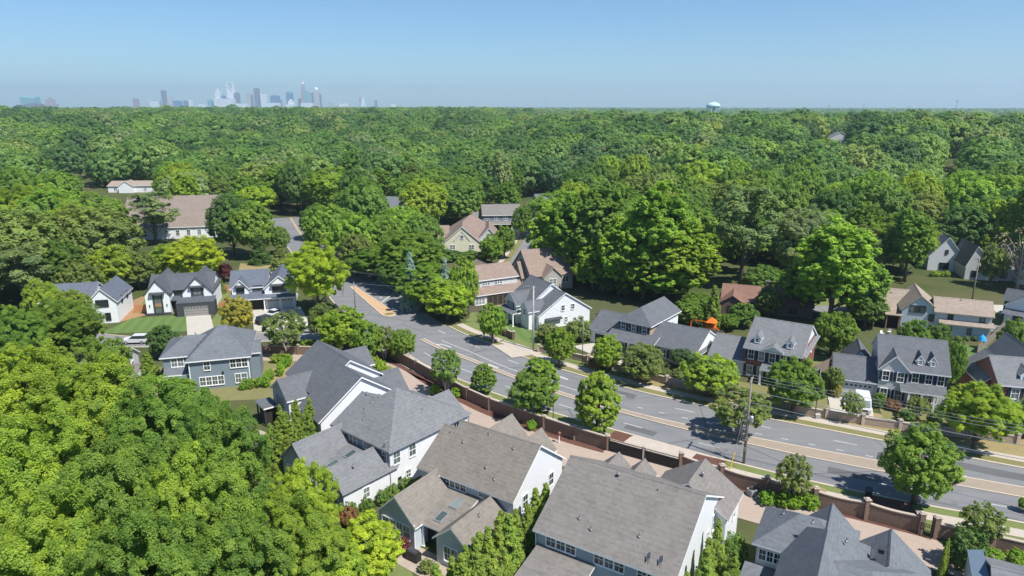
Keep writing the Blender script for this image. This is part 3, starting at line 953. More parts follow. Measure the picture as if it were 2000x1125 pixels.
h.vents([(-8.9, 3.4, 8.0), (-4.6, 1.9, 6.9), (-3.0, 1.2, 6.3), (-2.6, 4.3, 8.7), (-6.3, 4.9, 9.1), (-11.4, 4.2, 8.0), (-1.9, -3.0, 4.6)], 'pipe')
h.part('gutter', 'trim', lambda mb: mb.tube([(-7.72, -6.42, 0), (-7.72, -6.42, 3.1)], .07, 6))
h.done()

# D: grey brown roof
h = House('house', 'taupe roofed house with one vast plain roof slope and twin satellite dishes', 'house', (2.0, 57.8), -32, 'bluegrey', 'sh_taupe', 'trim', 'white', ROWG)
h.gable(.3, 14.0, .4, 15.2, 5.45, 9.55, 'x', rp=7.8, m=0, ov=.45, rk=.3)
h.w.poly([(14.012, .4, -.3), (14.012, 15.2, -.3), (14.012, 15.2, 5.42), (14.012, 7.8, 9.5), (14.012, .4, 5.42)], 1)
h.gable(7.2, 15.2, 12.6, 18.0, 4.9, 7.5, 'y', rp=11.2, m=1, rk=.25)
h.gable(.2, 3.2, 12, 16.6, 4.8, 6.2, 'y', m=1); h.gable(3.4, 5.9, 12, 17.1, 4.8, 6.0, 'y', m=1)
h.shed(.4, 6.6, -9, .4, 1.9, 3.6, 'y', wall=True)
h.win('y-', .4, 2.9, 3.95, 3.1, 1.15, 3); h.win('y-', .4, 7.9, 3.95, 2.9, 1.15, 3); h.win('y-', .4, 12, 3.95, 2.6, 1.15, 3)
h.win('x+', 14.02, 12.4, 3.2, .75, 1.7); h.win('x+', 14.02, 10.6, 2.9, .45, 1.1); h.win('x+', 15.2, 15.8, 3.0, .7, 1.3)
h.skylight(2.2, -2.1, 3.1, 1.0, 1.2, 0, .18); h.skylight(4.6, -2.6, 3.0, 1.0, 1.2, 0, .18)
h.vents([(3.9, 2.2, 6.7), (5.4, 1.6, 6.4), (9.9, 2.4, 6.8), (9.9, 6.9, 9.1)], 'pipe'); h.vents([(5.7, 7.1, 9.2), (11.9, 15, 7.3)], 'cap')
for x, y in ((14.1, .3), (14.1, 15.1), (.2, .3)): h.part('downspout', 'trim', lambda mb: mb.tube([(x, y, 0), (x, y, 5.3)], .06, 6))
h.dish(11.5, .75, 5.75, pi * 1.2); h.dish(12.6, .85, 5.8, pi * 1.2)
h.done()

# E: blue grey hips, lower right
h = House('house', 'blue grey house of many hips and two pointed garage gables, nearest the camera', 'house', (22.6, 55.6), -30, 'greyw', 'sh_blue', 'trim', 'white', ROWG)
h.hip(.3, 8.2, .3, 6.6, 5.4, 7.6, .4)
h.hip(2.9, 9.2, -12, 4.6, 5.3, 8.9, .4, ax='y', in0=1.0, in1=5.2)
h.hip(6.2, 13.2, -9, 2.6, 5.2, 8.0, .4, ax='x', in0=1.2)
h.gable(3.6, 8.2, 1.5, 7.0, 5.0, 7.3, 'y', m=1)
h.gable(7.8, 14.4, 1.5, 7.2, 3.2, 6.1, 'y', rp=11.1, m=1)
h.hip(8.5, 14.8, -7, 3.2, 3.5, 6.2, .4)
h.shed(-.6, 2.8, -4.5, .3, 2.5, 3.0, 'y', wall=True)
h.win('y-', .3, 1.55, 3.75, 1.9, 1.05, 3)
h.vents([(1.9, 4.2, 6.8), (4.7, 1.2, 8.5), (7.6, .5, 8.0)], 'pipe'); h.vents([(10.4, 3.0, 6.5)], 'box')
h.done()

h = House('house', 'corner of a grey roofed house with blue metal roof strip at frame edge', 'house', tuple(G(1912, 1180))[:2], -28, 'greyw', 'sh_grey', 'trimgrey', 'white', ROWG)
h.gable(.5, 9, -4, 3.4, 2.9, 4.4, 'x')
h.part('metal_roof', 'bluemetal', lambda mb: mb.slab([(-1.1, -4, 3.2), (.15, -4, 3.6), (.15, 3.6, 3.6), (-1.1, 3.6, 3.2)], .15, 0, 0))
h.w.box(-1.0, .48, -3.9, 3.4, -.3, 3.0)
h.done()

# grey hipped house with blue grey walls
h = House('house', 'two storey slate grey house with hip roof above a lime shrub border', 'house', (-43.1, 105.5), 16, 'slateblue', 'sh_slate', 'trim', 'trim')
h.mr[0] = M['sh_blue']
h.hip(-9.4, -.3, .3, 13.2, 5.15, 8.7, .45, ax='x', in0=4.6, in1=4.4)
h.hip(-13.8, -7, 3.4, 12.6, 5.1, 7.0, .4, ax='x', in0=3.4, in1=.4)
h.gable(-.3, 1.2, 3.0, 8.4, 4.9, 6.0, 'x', rp=4.2)
h.shed(-13.6, -9.4, 1.2, 3.6, 2.5, 3.1, 'y', wall=True)
h.win('y-', .3, -1.85, 3.35, 2.6, 1.45, 3); h.win('y-', .3, -6.7, 3.35, .9, 1.4); h.win('y-', 3.4, -11.6, 3.3, 1.8, 1.4, 2)
h.win('y-', .3, -6.2, .7, 3.6, 1.4, 4); h.win('y-', .3, -1.7, .65, 1.75, 1.5, 2)
h.part('corner_board', 'trim', lambda mb: mb.box(-.42, -.27, .24, .4, 0, 5)); h.part('corner_board', 'trim', lambda mb: mb.box(-9.44, -9.3, .24, .4, 0, 5))
h.vents([(-9.2, 8.3, 7.2), (-8.4, 4.6, 6.6), (-2.2, 8.8, 7.2)])
h.part('wall_lamp', 'iron', lambda mb: (mb.box(-4.5, -4.3, .1, .3, 2.4, 2.75), mb.box(-4.55, -4.25, .05, .3, 2.75, 2.82)))
h.done()

# white modern farmhouses, left
MG = 'white houses with black roofs'
h = House('house', 'white house with two steep black gables, tall window and grey garage door', 'house', (-80.5, 143.9), 14, 'batten', 'sh_black', 'charcoal', 'charcoal', MG)
h.mr[1] = M['trimdark']
h.gable(.2, 13.4, 3, 13, 4.9, 7.4, 'x', ov=.3)
h.gable(0, 4.9, .2, 12.5, 4.9, 7.9, 'y', ov=.3); h.gable(7.5, 13.6, .8, 12.6, 4.7, 8.0, 'y', ov=.3)
h.shed(6.6, 14.4, -2.4, .9, 2.95, 3.5, 'y', wall=True, m=1)
h.shed(4.6, 7.6, .6, 3, 2.9, 3.3, 'y'); h.part('porch_shade_and_screen', 'dark', lambda mb: mb.box(4.95, 6.9, 1.7, 2.95, 0, 2.75))  # dark box imitates the shade of the entrance recess
h.win('y-', .2, 2.5, .35, 1.3, 4.0, 1, fm='trimdark'); h.win('y-', .8, 10.6, 4.0, 1.5, 1.5, 2, fm='trimdark'); h.win('y-', 3.0, 6.2, 3.75, 1.7, 1.0, 2, fm='trimdark')
h.part('window_hood', 'charcoal', lambda mb: (mb.slab([(.9, -.5, 4.95), (4.1, -.5, 4.95), (4.1, .19, 5.25), (.9, .19, 5.25)], .12, 0, 0), mb.box(1.5, 1.72, .06, .19, .2, 4.86), mb.box(3.28, 3.5, .06, .19, .2, 4.86)))
h.part('window_hood', 'charcoal', lambda mb: (mb.slab([(8.9, .2, 5.85), (12.3, .2, 5.85), (12.3, .79, 6.1), (8.9, .79, 6.1)], .12, 0, 0), mb.box(9.3, 9.7, .66, .79, 3.6, 5.76), mb.box(11.5, 11.9, .66, .79, 3.6, 5.76)))
h.part('window_panel', 'wood', lambda mb: mb.box(1.84, 3.16, .05, .17, 1.9, 2.7))
h.door('y-', -2.4, 10.6, 5.0, 2.3, 'doorgrey', 'charcoal', 'garage_door', panels=4)
h.part('base_course', 'charcoal', lambda mb: mb.box(-.06, 4.96, .12, .3, -.2, .55))
for x in (.75, 4.25): h.part('wall_lamp', 'iron', lambda mb: mb.box(x - .08, x + .08, .02, .2, 2.0, 2.5))
h.vents([(1.4, 6.5, 7.0), (6.1, 6.2, 6.8)])
h.done()

h = House('house', 'white house with black roof and double white garage beside the yellow tree', 'house', (-49.9, 150.8), 14, 'batten', 'sh_black', 'trim', 'greyw', MG)
h.mr[0] = M['sh_navy']
h.gable(-13.9, -6, 2.2, 12, 4.9, 7.7, 'x', ov=.35); h.gable(-6.4, 0, .2, 12, 4.9, 7.6, 'y', ov=.35)
h.gable(-13.5, -9.9, 1.2, 9, 4.9, 6.9, 'y', ov=.3)
h.shed(-13.9, .3, -1.5, .6, 2.85, 3.45, 'y'); h.shed(-13.9, -6.4, -1.5, 2.3, 2.8, 3.7, 'y')
h.part('porch_shade_and_screen', 'dark', lambda mb: mb.box(-10.2, -6.6, .6, 2.15, 0, 2.7))  # dark box in place of shade behind the porch columns
h.cols([(-13.6, -1.2), (-10.0, -1.2), (-6.5, -1.2)], 0, 2.8, .12)
h.door('y-', .2, -4.75, 2.5, 2.2, 'doorpale', 'trim', 'garage_door', panels=4); h.door('y-', .2, -1.65, 2.5, 2.2, 'doorpale', 'trim', 'garage_door', panels=4)
h.win('y-', .2, -3.2, 4.0, 2.9, 1.25, 3, fm='trimdark'); h.win('y-', 1.2, -11.7, 3.9, 1.6, 1.3, 2, fm='trimdark'); h.win('y-', 2.2, -8.1, 3.9, 2.0, 1.2, 2, fm='trimdark')
h.part('window_hood', 'charcoal', lambda mb: (mb.slab([(-5.1, -.4, 5.45), (-1.3, -.4, 5.45), (-1.3, .19, 5.75), (-5.1, .19, 5.75)], .12, 0, 0),))
h.part('window_hood', 'charcoal', lambda mb: (mb.slab([(-12.9, .6, 5.35), (-10.5, .6, 5.35), (-10.5, 1.19, 5.65), (-12.9, 1.19, 5.65)], .12, 0, 0),))
h.win('y-', 1.2, -11.7, .8, 1.8, 1.5, 2, fm='trimdark')
h.vents([(-9.5, 5, 6.6)])
h.done()

h = House('house', 'white house with long black roof half hidden by green trees at left', 'house', (-84.2, 139.3), 14, 'batten', 'sh_black', 'trim', 'greyw', MG)
h.mr[0] = M['sh_navy']
h.gable(-17.5, -5.2, 2.4, 11.6, 4.9, 7.5, 'x', ov=.35); h.gable(-5.4, 0, .2, 11.6, 4.9, 7.6, 'y', ov=.35)
h.gable(-16.6, -12.6, 1.4, 9, 4.6, 6.3, 'y', ov=.3)
h.shed(-17.3, -5.4, 0, 2.4, 2.8, 3.5, 'y'); h.part('porch_shade_and_screen', 'dark', lambda mb: mb.box(-15, -8, 1.0, 2.3, 0, 2.7))  # porch shade painted as a dark box against the wall
h.cols([(-15.4, .3), (-11.7, .3), (-8, .3)], 0, 2.8, .12)
h.win('y-', .2, -2.7, 3.75, 2.3, 1.35, 3, fm='trimdark'); h.win('y-', .2, -3.7, .7, .9, 1.5, fm='trimdark'); h.win('y-', .2, -1.9, .7, .9, 1.5, fm='trimdark')
h.win('y-', 2.4, -9, 3.7, 1.6, 1.1, 2, fm='trimdark'); h.win('y-', 1.4, -14.6, 3.4, 1.4, 1.2, 2, fm='trimdark')
h.win('x+', 0, 4, 3.6, .9, 1.4, fm='trimdark'); h.win('x+', 0, 8, 3.6, .9, 1.4, fm='trimdark')
h.done()

# small grey roofed garage near the white car
h = House('garage', 'small grey roofed garage in front of the parked white car', 'garage', tuple(G(250, 745))[:2], 10, 'greyw', 'sh_taupe', 'trim', 'trim')
h.gable(-7.5, 0, 0, 6, 3.1, 4.9, 'x', ov=.3)
h.gable(-5, -1.2, -2.2, 3, 2.8, 4.2, 'y', ov=.3)
h.shed(.2, 2.6, -2.4, 2.2, 2.0, 2.3, 'y', wall=True)
h.win('x+', 0, 3, 1.0); h.win('y-', -2.2, -3, .8, 1.4, 1.3, 2)
h.done()

# brown roofed hall far left
h = House('hall', 'long low hall with plain tan roof and white walls behind a pine', 'hall', (-132, 231), 13, 'white', 'sh_hall', 'trim', 'trim')
h.mr[0] = M['sh_hall']
h.gable(-2, 30, 0, 27, 4.3, 13.2, 'x', ov=.5)
h.block(-14, -2.1, -1, 8, 3.4, mt=2); h.flat(-14, -2.1, -1, 8, 3.5, .3, .3)
h.mr[0] = M['sh_hall']
for k in range(8): h.win('y-', 0, 2.0 + k * 3.5, 1.2, 1.1, 1.8)
h.done()
# brown roofed house with two roof bands
h = House('house', 'brown roofed grey house with white chimney and dark porch screen', 'house', (1.8, 152.0), 28, 'greyw', 'sh_brown', 'trim', 'beige')
h.shed(-10.6, 2.8, 2.3, 5.4, 2.95, 4.7, 'y')
h.block(-10.2, 2.4, 2.8, 5.4, 2.9)
h.gable(-8.4, 1.8, 4.6, 13.4, 6.1, 8.4, 'x', ov=.4); h.gable(-10, 2.2, 5.3, 13, 2.9, 4.4, 'x', wall=True)
h.gable(-6, -1, 9, 16, 6.0, 8.2, 'y')
h.chimney(-9.4, -8.45, 6.6, 7.9, 7.9, 'white')
h.part('porch_shade_and_screen', 'wood', lambda mb: (mb.box(-7.0, -1.6, 2.55, 2.75, .2, 2.7),))
h.part('porch_mesh', 'dark', lambda mb: [mb.box(-6.9 + 1.3 * k, -5.75 + 1.3 * k, 2.48, 2.54, .35, 2.6) for k in range(4)])
for u in (-6.4, -3.2): h.win('y-', 4.6, u, 4.65, 1.8, 1.0, 3)
h.win('y-', 2.8, -8.8, .8, 2.2, 1.5, 3); h.win('y-', 2.8, .4, .5, 1.6, 1.9, 2)
for x in (-.75, 1.55): h.part('shutter', 'cedar', lambda mb: mb.box(x - .28, x + .28, 2.62, 2.76, .5, 2.4))
h.done()

h = House('house', 'tall taupe house with steep brown roof behind white farmhouse', 'house', (8.2, 169.2), 20, 'taupew', 'sh_tan', 'trimtan', 'beige')
h.mr[0] = M['sh_brown']
h.gable(-5, 6.4, -3.5, 9.5, 4.2, 9.3, 'x', ov=.4)
h.gable(-2.2, 2.6, -5.2, 2, 4.0, 6.2, 'y'); h.gable(-6.4, -4, -1, 5, 3.4, 6.6, 'x')
h.win('x-', -5, 3.5, 5.4, .8, 1.4, fm='trimdark'); h.win('x-', -6.4, 2, 1.2, 1.2, 1.6, 2, fm='trimdark'); h.win('x-', -5, 7.5, 1.2, .9, 1.5, fm='trimdark')
h.win('y-', -5.2, .2, 2.0, 1.8, 1.3, 2); h.win('y-', -3.5, 4.4, 1.9, 1.6, 1.3, 2)
h.done()

h = House('house', 'white farmhouse with navy roof, broad gable end and side porch', 'house', (5.7, 134.2), 28, 'white', 'sh_navy', 'trim', 'trim')
h.mr[0] = M['sh_dgrey']
h.gable(-.2, 12.4, 0, 6.6, 3.2, 7.2, 'y', rp=6.1, ov=.4)
h.gable(.6, 10, 4.2, 12.6, 4.8, 8.3, 'y', rp=5.2, ov=.4)
h.gable(-2.2, 3, 6, 11, 4.2, 6.3, 'x', ov=.35)
h.gable(-1.9, 2, 1.2, 4.6, 4.0, 5.6, 'x', ov=.3)
h.shed(-4.0, -1.7, 4.4, 11.2, 2.6, 3.1, 'x')
h.cols([(-3.8, 4.6), (-3.8, 7.0), (-3.8, 9.2), (-3.8, 11.0)], 0, 2.65, .12)
h.win('y-', 0, 5.6, 3.5, .75, 1.1); h.win('y-', 0, 8.0, 3.5, .75, 1.1); h.win('y-', 0, 6.4, .8, .7, 1.2)
h.win('x-', -2.2, 8.5, 3.2, 1.7, 1.2, 2, shut='shutter'); h.win('x-', -.2, 1.4, .8, .9, 1.5); h.win('x-', -1.9, 2.9, 2.9, .9, 1.2)
h.door('x-', -2.2, 7.0, 1.0, 2.1, 'dark'); h.win('x-', -2.2, 9.6, .7, 1.4, 1.5, 2)
h.part('skirt_roof', 'trimdark', lambda mb: mb.slab([(1.2, -.7, 2.0), (5.2, -.7, 2.0), (5.2, -.02, 2.3), (1.2, -.02, 2.3)], .1, 0, 0))
h.done()

h = House('house', 'navy roofed brick house with shuttered upper windows and a columned porch', 'house', (24.5, 118.5), -38, 'brick_tan', 'sh_navy', 'trim', 'white')
h.mr[0] = M['sh_dgrey']
h.hip(-6.3, .3, 1.0, 13, 5.9, 8.2, .5, ax='y', in0=3.0, in1=.3)
h.w.poly([(.312, 6.0, 3), (.312, 13, 3), (.312, 13, 5.8), (.312, 6.0, 5.8)], 1)
h.gable(.3, 9.4, .2, 10.2, 3.0, 5.7, 'x', rp=5.3, ov=.35, gm=1); h.gable(-12.4, -6.3, 1.0, 10.2, 3.0, 5.5, 'x', m=1)
h.shed(-7.4, 2.4, -2.0, 1.0, 2.85, 4.1, 'y')
h.gable(7.9, 9.8, .2, 10.2, 3.05, 5.75, 'x', rp=5.3, gm=1, rk=.2)
h.r.slab([(9.4, .0, 3.1), (10.5, .0, 2.75), (10.5, 10.3, 2.75), (9.4, 10.3, 3.1)], .12)
h.cols([(-7.2, -1.7), (-4.9, -1.7), (-2.6, -1.7), (-.3, -1.7), (2.2, -1.7)], 0, 2.8, .14)
for u in (-5.2, -3.0, -.8): h.win('y-', 1.0, u, 4.25, .85, 1.35, shut='shutter')
for u in (-5.2, -.8): h.win('y-', 1.0, u, .7, .85, 1.6, shut='shutter')
h.door('y-', 1.0, -3.0, 1.1, 2.2, 'dark'); h.win('y-', .2, 3.6, .8, 1.0, 1.5, shut='shutter'); h.win('y-', .2, 6.4, .8, 1.0, 1.5, shut='shutter')
h.win('x+', 9.8, 3.0, .6, .8, 1.7); h.win('x+', 9.8, 6.6, .6, .8, 1.7)
h.door('y-', 1.0, -10.2, 2.2, 2.1, 'dark', 'trim', 'garage_door'); h.win('y-', 1.0, -7.6, .9, .7, 1.2)
h.vents([(-3.0, 7.2, 8.2), (2.6, 5.6, 5.7), (5.2, 5.0, 5.6)])
h.done()

h = House('house', 'red brick colonial house with navy shutters, grey roof and two roof dormers', 'house', (39.2, 109.1), -33, 'brick_red', 'sh_slate', 'trim', 'white')
h.mr[0] = M['sh_grey']
h.gable(.2, 9.3, .3, 12.9, 5.55, 9.0, 'x', rp=6.6, ov=.4, rk=.25)
h.w.poly([(9.33, 2.6, 6.45), (9.33, 10.6, 6.45), (9.33, 6.6, 8.75)], 1)
h.r.slab([(9.25, .1, 5.75), (9.95, .1, 5.5), (9.95, 13.1, 5.5), (9.25, 13.1, 5.75)], .12)
h.gable(-5.7, .2, .5, 9.2, 2.9, 5.4, 'x', m=1)
for x in (1.9, 7.1):
    h.gable(x - .55, x + .55, 1.1, 3.6, 7.05, 7.75, 'y', m=1, z0=5.9, ov=.15, rk=.12); h.win('y-', 1.1, x, 6.35, .5, .65, grid=1)
h.gable(3.4, 6.2, -.05, 2.4, 5.7, 6.5, 'y', m=1, z0=5.5, ov=.3)
for k in range(5): h.win('y-', .3, 1.3 + k * 1.72, 3.55, .85, 1.55, shut='shutter', sw=.34)
for u in (1.3, 3.0, 6.5, 8.2): h.win('y-', .3, u, .6, .85, 1.7, shut='shutter', sw=.34)
h.part('portico', ('trim', 'sh_slate'), lambda mb: (mb.slab([(3.3, -1.9, 2.75), (6.3, -1.9, 2.75), (6.3, .28, 3.3), (3.3, .28, 3.3)], .2, 1, 0),))
h.cols([(3.5, -1.7), (6.1, -1.7)], 0, 2.7, .14); h.door('y-', .3, 4.8, 1.1, 2.2, 'dark')
h.door('y-', .5, -3.0, 4.4, 2.2, 'doorwhite', 'trim', 'garage_door', panels=4)
h.win('x+', 9.3, 4.4, 3.8, .55, 1.5); h.win('x+', 9.3, 8.6, 3.8, .55, 1.5)
h.vents([(4.4, 7.4, 8.7), (-1.2, 4.8, 5.5)])
h.done()

h = House('house', 'white colonial house with front gable, two dormers, dark shutters and attached garage', 'house', (57.1, 99.6), -22, 'white', 'sh_navy', 'trim', 'greyw')
h.mr[0] = M['sh_dgrey']; h.mw[0] = M['greyw']
h.gable(.3, 9.6, .5, 11.6, 5.6, 9.1, 'x', rp=6.0, ov=.4)
h.gable(.3, 4.2, -.1, 5, 5.6, 7.7, 'y', ov=.35)
h.gable(-5.9, .3, .3, 8.6, 2.9, 5.5, 'x', rp=4.2); h.gable(-4, .3, 7, 14, 2.9, 5.4, 'y')
for x in (5.75, 7.45):
    h.gable(x - .5, x + .5, 1.3, 3.6, 7.0, 7.8, 'y', z0=5.9, ov=.15, rk=.12); h.win('y-', 1.3, x, 6.35, .45, .6, grid=1)
for u in (1.2, 3.2): h.win('y-', -.1, u, 3.6, .85, 1.5, shut='shutter', sw=.36); h.win('y-', -.1, u, .6, .9, 1.6, shut='shutter', sw=.3)
for u in (5.3, 7.1, 8.7): h.win('y-', .5, u, 3.6, .8, 1.5, shut='shutter', sw=.34)
h.shed(3.2, 9.5, -2.0, .5, 2.75, 3.5, 'y'); h.cols([(4.4, -1.8), (6.1, -1.8), (7.8, -1.8), (9.3, -1.8)], 0, 2.7, .14)
h.door('y-', .5, 6.2, 1.1, 2.2, 'dark'); h.win('y-', .5, 8.0, .6, 1.1, 1.6, 2)
h.door('y-', .3, -2.7, 4.6, 2.25, 'doorwhite', 'trim', 'garage_door', panels=4)
h.part('wall_lamp', 'iron', lambda mb: mb.box(-2.8, -2.6, .08, .3, 2.45, 2.75))
h.vents([(5, 8.4, 8.0), (-1.5, 5.4, 5.2)])
h.done()

h = House('house', 'red brick house with white dormer at the right edge of the frame', 'house', (71.3, 92.8), -14, 'brick_red', 'sh_grey', 'trim', 'brick_dark')
h.gable(.1, 13, .2, 9.2, 5.55, 8.3, 'x', rp=4.7, ov=.3, rk=.2)
h.gable(-1.0, 5.4, 3.2, 11.5, 4.4, 7.1, 'y', rp=2.2, ov=.3)
h.gable(3.4, 9.6, 6, 15, 5.4, 9.0, 'y', rp=6.2, ov=.35)
h.gable(3.0, 4.7, 1.0, 4.2, 6.9, 7.7, 'y', m=2, z0=5.7, ov=.15, rk=.12); h.win('y-', 1.0, 3.85, 6.1, .7, .7, grid=1)
for u in (2.3, 5.6, 8.9): h.win('y-', .2, u, 3.45, .95, 1.6, shut='shutter')
h.shed(1.2, 8.5, -2.0, .2, 2.6, 3.3, 'y'); h.cols([(1.4, -1.8), (3.6, -1.8), (5.8, -1.8), (8.2, -1.8)], 0, 2.55, .13)
h.win('y-', .2, 2.3, .7, 1.4, 1.6, 2); h.door('y-', .2, 4.6, 1.1, 2.2, 'dark')
h.part('downspout', 'trim', lambda mb: mb.tube([(.15, .1, 0), (.15, .1, 5.4)], .06, 6))
h.vents([(-.2, 8.2, 5.6), (.9, 6.2, 6.4)])
h.done()

h = House('house', 'pale modern house with beige roofs, tall gable and long right wing', 'house', (85.4, 127.8), -23, 'greyw', 'sh_tanb', 'trimtan', 'beige')
h.mw[0] = M['paleblue']
h.gable(-7.3, -.5, 4.2, 15, 4.6, 7.6, 'y', rp=-4.3, ov=.4)
h.gable(-1.5, 8.2, 3.6, 10.4, 5.1, 7.1, 'x', rp=6.6, ov=.5); h.shed(-.8, 8.6, 2.2, 3.8, 2.75, 3.4, 'y')
h.block(-.6, 8.0, 2.9, 5, 2.75)
h.gable(-15.5, -5.5, 8, 17, 3.4, 6.6, 'x', ov=.5)
h.shed(-12.4, -7.2, 3.6, 8, 3.1, 4.0, 'y'); h.part('porch_shade_and_screen', 'dark', lambda mb: mb.box(-12, -7.4, 5.2, 7.9, 0, 3.0)); h.cols([(-12.2, 3.9), (-9.9, 3.9), (-7.6, 3.9)], 0, 3.0, .12, 'wood')  # dark box fills the porch as painted shade behind the timber columns
for k in range(3): h.win('y-', 4.2, -5.5 + k * .95, 4.15, .75, 1.3, fm='trimdark', grid=0)
h.win('y-', 4.2, -2.0, 2.6, .8, 1.3, fm='trimdark', grid=0); h.win('y-', 4.2, -4.2, .7, .8, 1.2, fm='trimdark', grid=0)
for u in (1.2, 6.6): h.win('y-', 3.6, u, 3.6, .8, 1.35, fm='trimdark', grid=0)
for u in (1.2, 4.6): h.win('y-', 2.9, u, 1.0, .6, 1.1, fm='trimdark', grid=0)
h.vents([(3, 6.2, 7.1)])
h.done()

h = House('house', 'white house with dark roof and grey dormer cut by the right frame edge', 'house', tuple(G(1957, 632))[:2], -48, 'white', 'sh_black', 'trim', 'charcoal')
h.mr[0] = M['sh_dgrey']
h.gable(0, 9, 0, 11, 4.2, 7.6, 'y', ov=.35); h.gable(-1, 4, 3.4, 6.6, 4.8, 6.6, 'x', m=1)
h.win('x-', 0, 2.4, 1.4, .6, 1.4, fm='trimdark'); h.win('y-', 0, 2.4, 1.0, 1.4, 1.6, 2, fm='trimdark'); h.win('y-', 0, 6.4, 1.0, 1.4, 1.6, 2, fm='trimdark')
h.shed(0, 9, -2, 0, 2.8, 3.4, 'y'); h.cols([(.3, -1.7), (4.5, -1.7)], 0, 2.7, .12, 'trimdark')
h.done()

h = House('house', 'white cottage with steep slate gable behind green tree at right', 'house', tuple(G(1818, 528))[:2], -18, 'white', 'sh_black', 'trim', 'trim')
h.mr[0] = M['sh_slate']
h.gable(-1, 7.6, 0, 12, 4.2, 9.6, 'y', ov=.35); h.gable(6, 10, 3, 10, 2.9, 4.6, 'x')
h.win('y-', 0, 3.0, .6, 2.2, 1.7, 3, fm='trimdark'); h.win('y-', 0, 3.2, 5.0, .6, 1.0, fm='trimdark'); h.win('y-', 3, 8.2, .7, .8, 1.4, fm='trimdark')
h.done()

h = House('house', 'pale cream house with beige gables beside the bare grey tree', 'house', tuple(G(1905, 545))[:2], -16, 'greyw', 'sh_tanb', 'trim', 'beige')
h.mr[0] = M['sh_tan']
h.gable(-3, 5, -1, 11, 4.0, 9.0, 'y', rp=-1, e2=3, ov=.35); h.gable(4, 18, 0, 10, 3.6, 8.4, 'x', ov=.4); h.gable(8.5, 13.5, -3, 5, 3.2, 6.6, 'y', ov=.3)
h.win('y-', -1, 1.6, 4.4, .7, 1.4, fm='trimdark'); h.win('y-', -3, 11, .7, 1.8, 1.5, 2, fm='trimdark'); h.win('y-', -1, -1, .8, 1.0, 1.6, fm='trimdark'); h.win('y-', 0, 6.3, .7, 1.6, 1.5, 2, fm='trimdark')
h.done()

h = House('ranch_house', 'low brown brick ranch house with rust roof among the trees', 'house', tuple(G(1408, 606))[:2], -20, 'brick_dark', 'sh_rust', 'trimdark', 'beige')
h.mr[0] = M['sh_rust']
h.gable(0, 19, 0, 10, 2.8, 5.0, 'x', ov=.6); h.gable(-.2, 5, -3, 6, 2.7, 4.4, 'y', ov=.5)
for u in (7, 11, 15): h.win('y-', 0, u, .9, 1.5, 1.2, 2, fm='trimdark')
h.win('y-', -3, 2.4, .9, 1.6, 1.2, 2, fm='trimdark'); h.chimney(9, 10.2, 5.4, 6.4, 6.2, 'brick_dark')
h.done()

h = House('house', 'grey two storey house with tan roof and balcony band, far middle', 'house', tuple(G(943, 452))[:2], 5, 'slateblue', 'sh_tan', 'trim', 'white')
h.mr[0] = M['sh_taupe']
h.gable(0, 14, 0, 10, 6.2, 9.2, 'x', ov=.5); h.shed(2.5, 11, -2.4, 0, 2.9, 3.6, 'y'); h.cols([(2.8, -2.2), (6.7, -2.2), (10.6, -2.2)], 0, 2.8, .14)
h.part('porch_shade_and_screen', 'dark', lambda mb: mb.box(2.9, 10.6, -.9, -.05, 0, 2.7)); h.gable(-3.4, 0, 1, 9, 3.2, 6.5, 'x', m=1)  # dark box as painted shade under the porch roof
for u in (1.6, 5, 8.4, 11.8): h.win('y-', 0, u, 4.0, 1.2, 1.5, 2)
h.done()

h = House('house', 'cream gabled house with wide brown hip roof, upper middle of the photo', 'house', tuple(G(872, 492))[:2], 2, 'cream', 'sh_brown', 'trim', 'greyw')
h.mr[0] = M['sh_brown']
h.gable(-1, 11, 0, 12, 2.9, 8.0, 'y', ov=.6); h.hip(0, 15, 8, 24, 3.6, 9.4, .6, m=1); h.gable(10, 17, 3, 18, 3.2, 7.0, 'y', m=1); h.gable(-7, 0, 9, 19, 3.0, 6.0, 'x', m=1)
h.win('y-', 0, 5, 4.2, .9, 1.1, fm='trim')
h.part('gable_trim', 'trim', lambda mb: (mb.slab([(2.2, -.14, 3.5), (2.6, -.14, 3.5), (5.2, -.14, 6.6), (5.0, -.14, 6.9)], .0, 0, 0), mb.slab([(7.8, -.14, 3.5), (7.4, -.14, 3.5), (4.8, -.14, 6.6), (5.0, -.14, 6.9)], .0, 0, 0)))
for u in (2, 8): h.win('y-', 0, u, .8, 1.4, 1.4, 2)
h.done()

def far_house(label, px, py, ang, w, d, e, r, wall, roof, ax='x', name='house', nw=3, trim='trim', extra=None):
    p = G(px, py, 0)
    for _ in range(6):
        p = G(px, py, hgt(p.x, p.y))
    h = House(name, label, 'house', (p.x, p.y), ang, wall, roof, trim, 'beige', 'far houses among the trees')
    h.mr[0] = M[roof]
    h.gable(0, w, 0, d, e, r, ax, ov=.5)
    for k in range(nw): h.win('y-', 0, w * (k + .5) / nw, 1.0, 1.4, 1.4, 2); (e > 5 and h.win('y-', 0, w * (k + .5) / nw, 3.8, 1.2, 1.4, 2))
    if extra: extra(h)
    h.done()
    CLEAR.append((p.x + (w / 2) * cos(radians(ang)), p.y + w / 2 * sin(radians(ang)), max(w, d) * .62))
    return h
CLEAR = []
far_house('white two storey house with blue grey roof, alone in the right woods', 1614, 331, -12, 13, 14, 6.5, 10, 'greyw', 'sh_slate', 'y')
far_house('dark grey house roof barely showing in far right woods', 1842, 330, 0, 20, 12, 3.2, 6.0, 'beige', 'sh_taupe')
far_house('long white flat house in the left woods above the hall', 212, 376, 6, 22, 12, 3.4, 5.2, 'white', 'sh_tanb', extra=lambda h: h.gable(6, 13, -2, 6, 3.4, 5.8, 'y'))
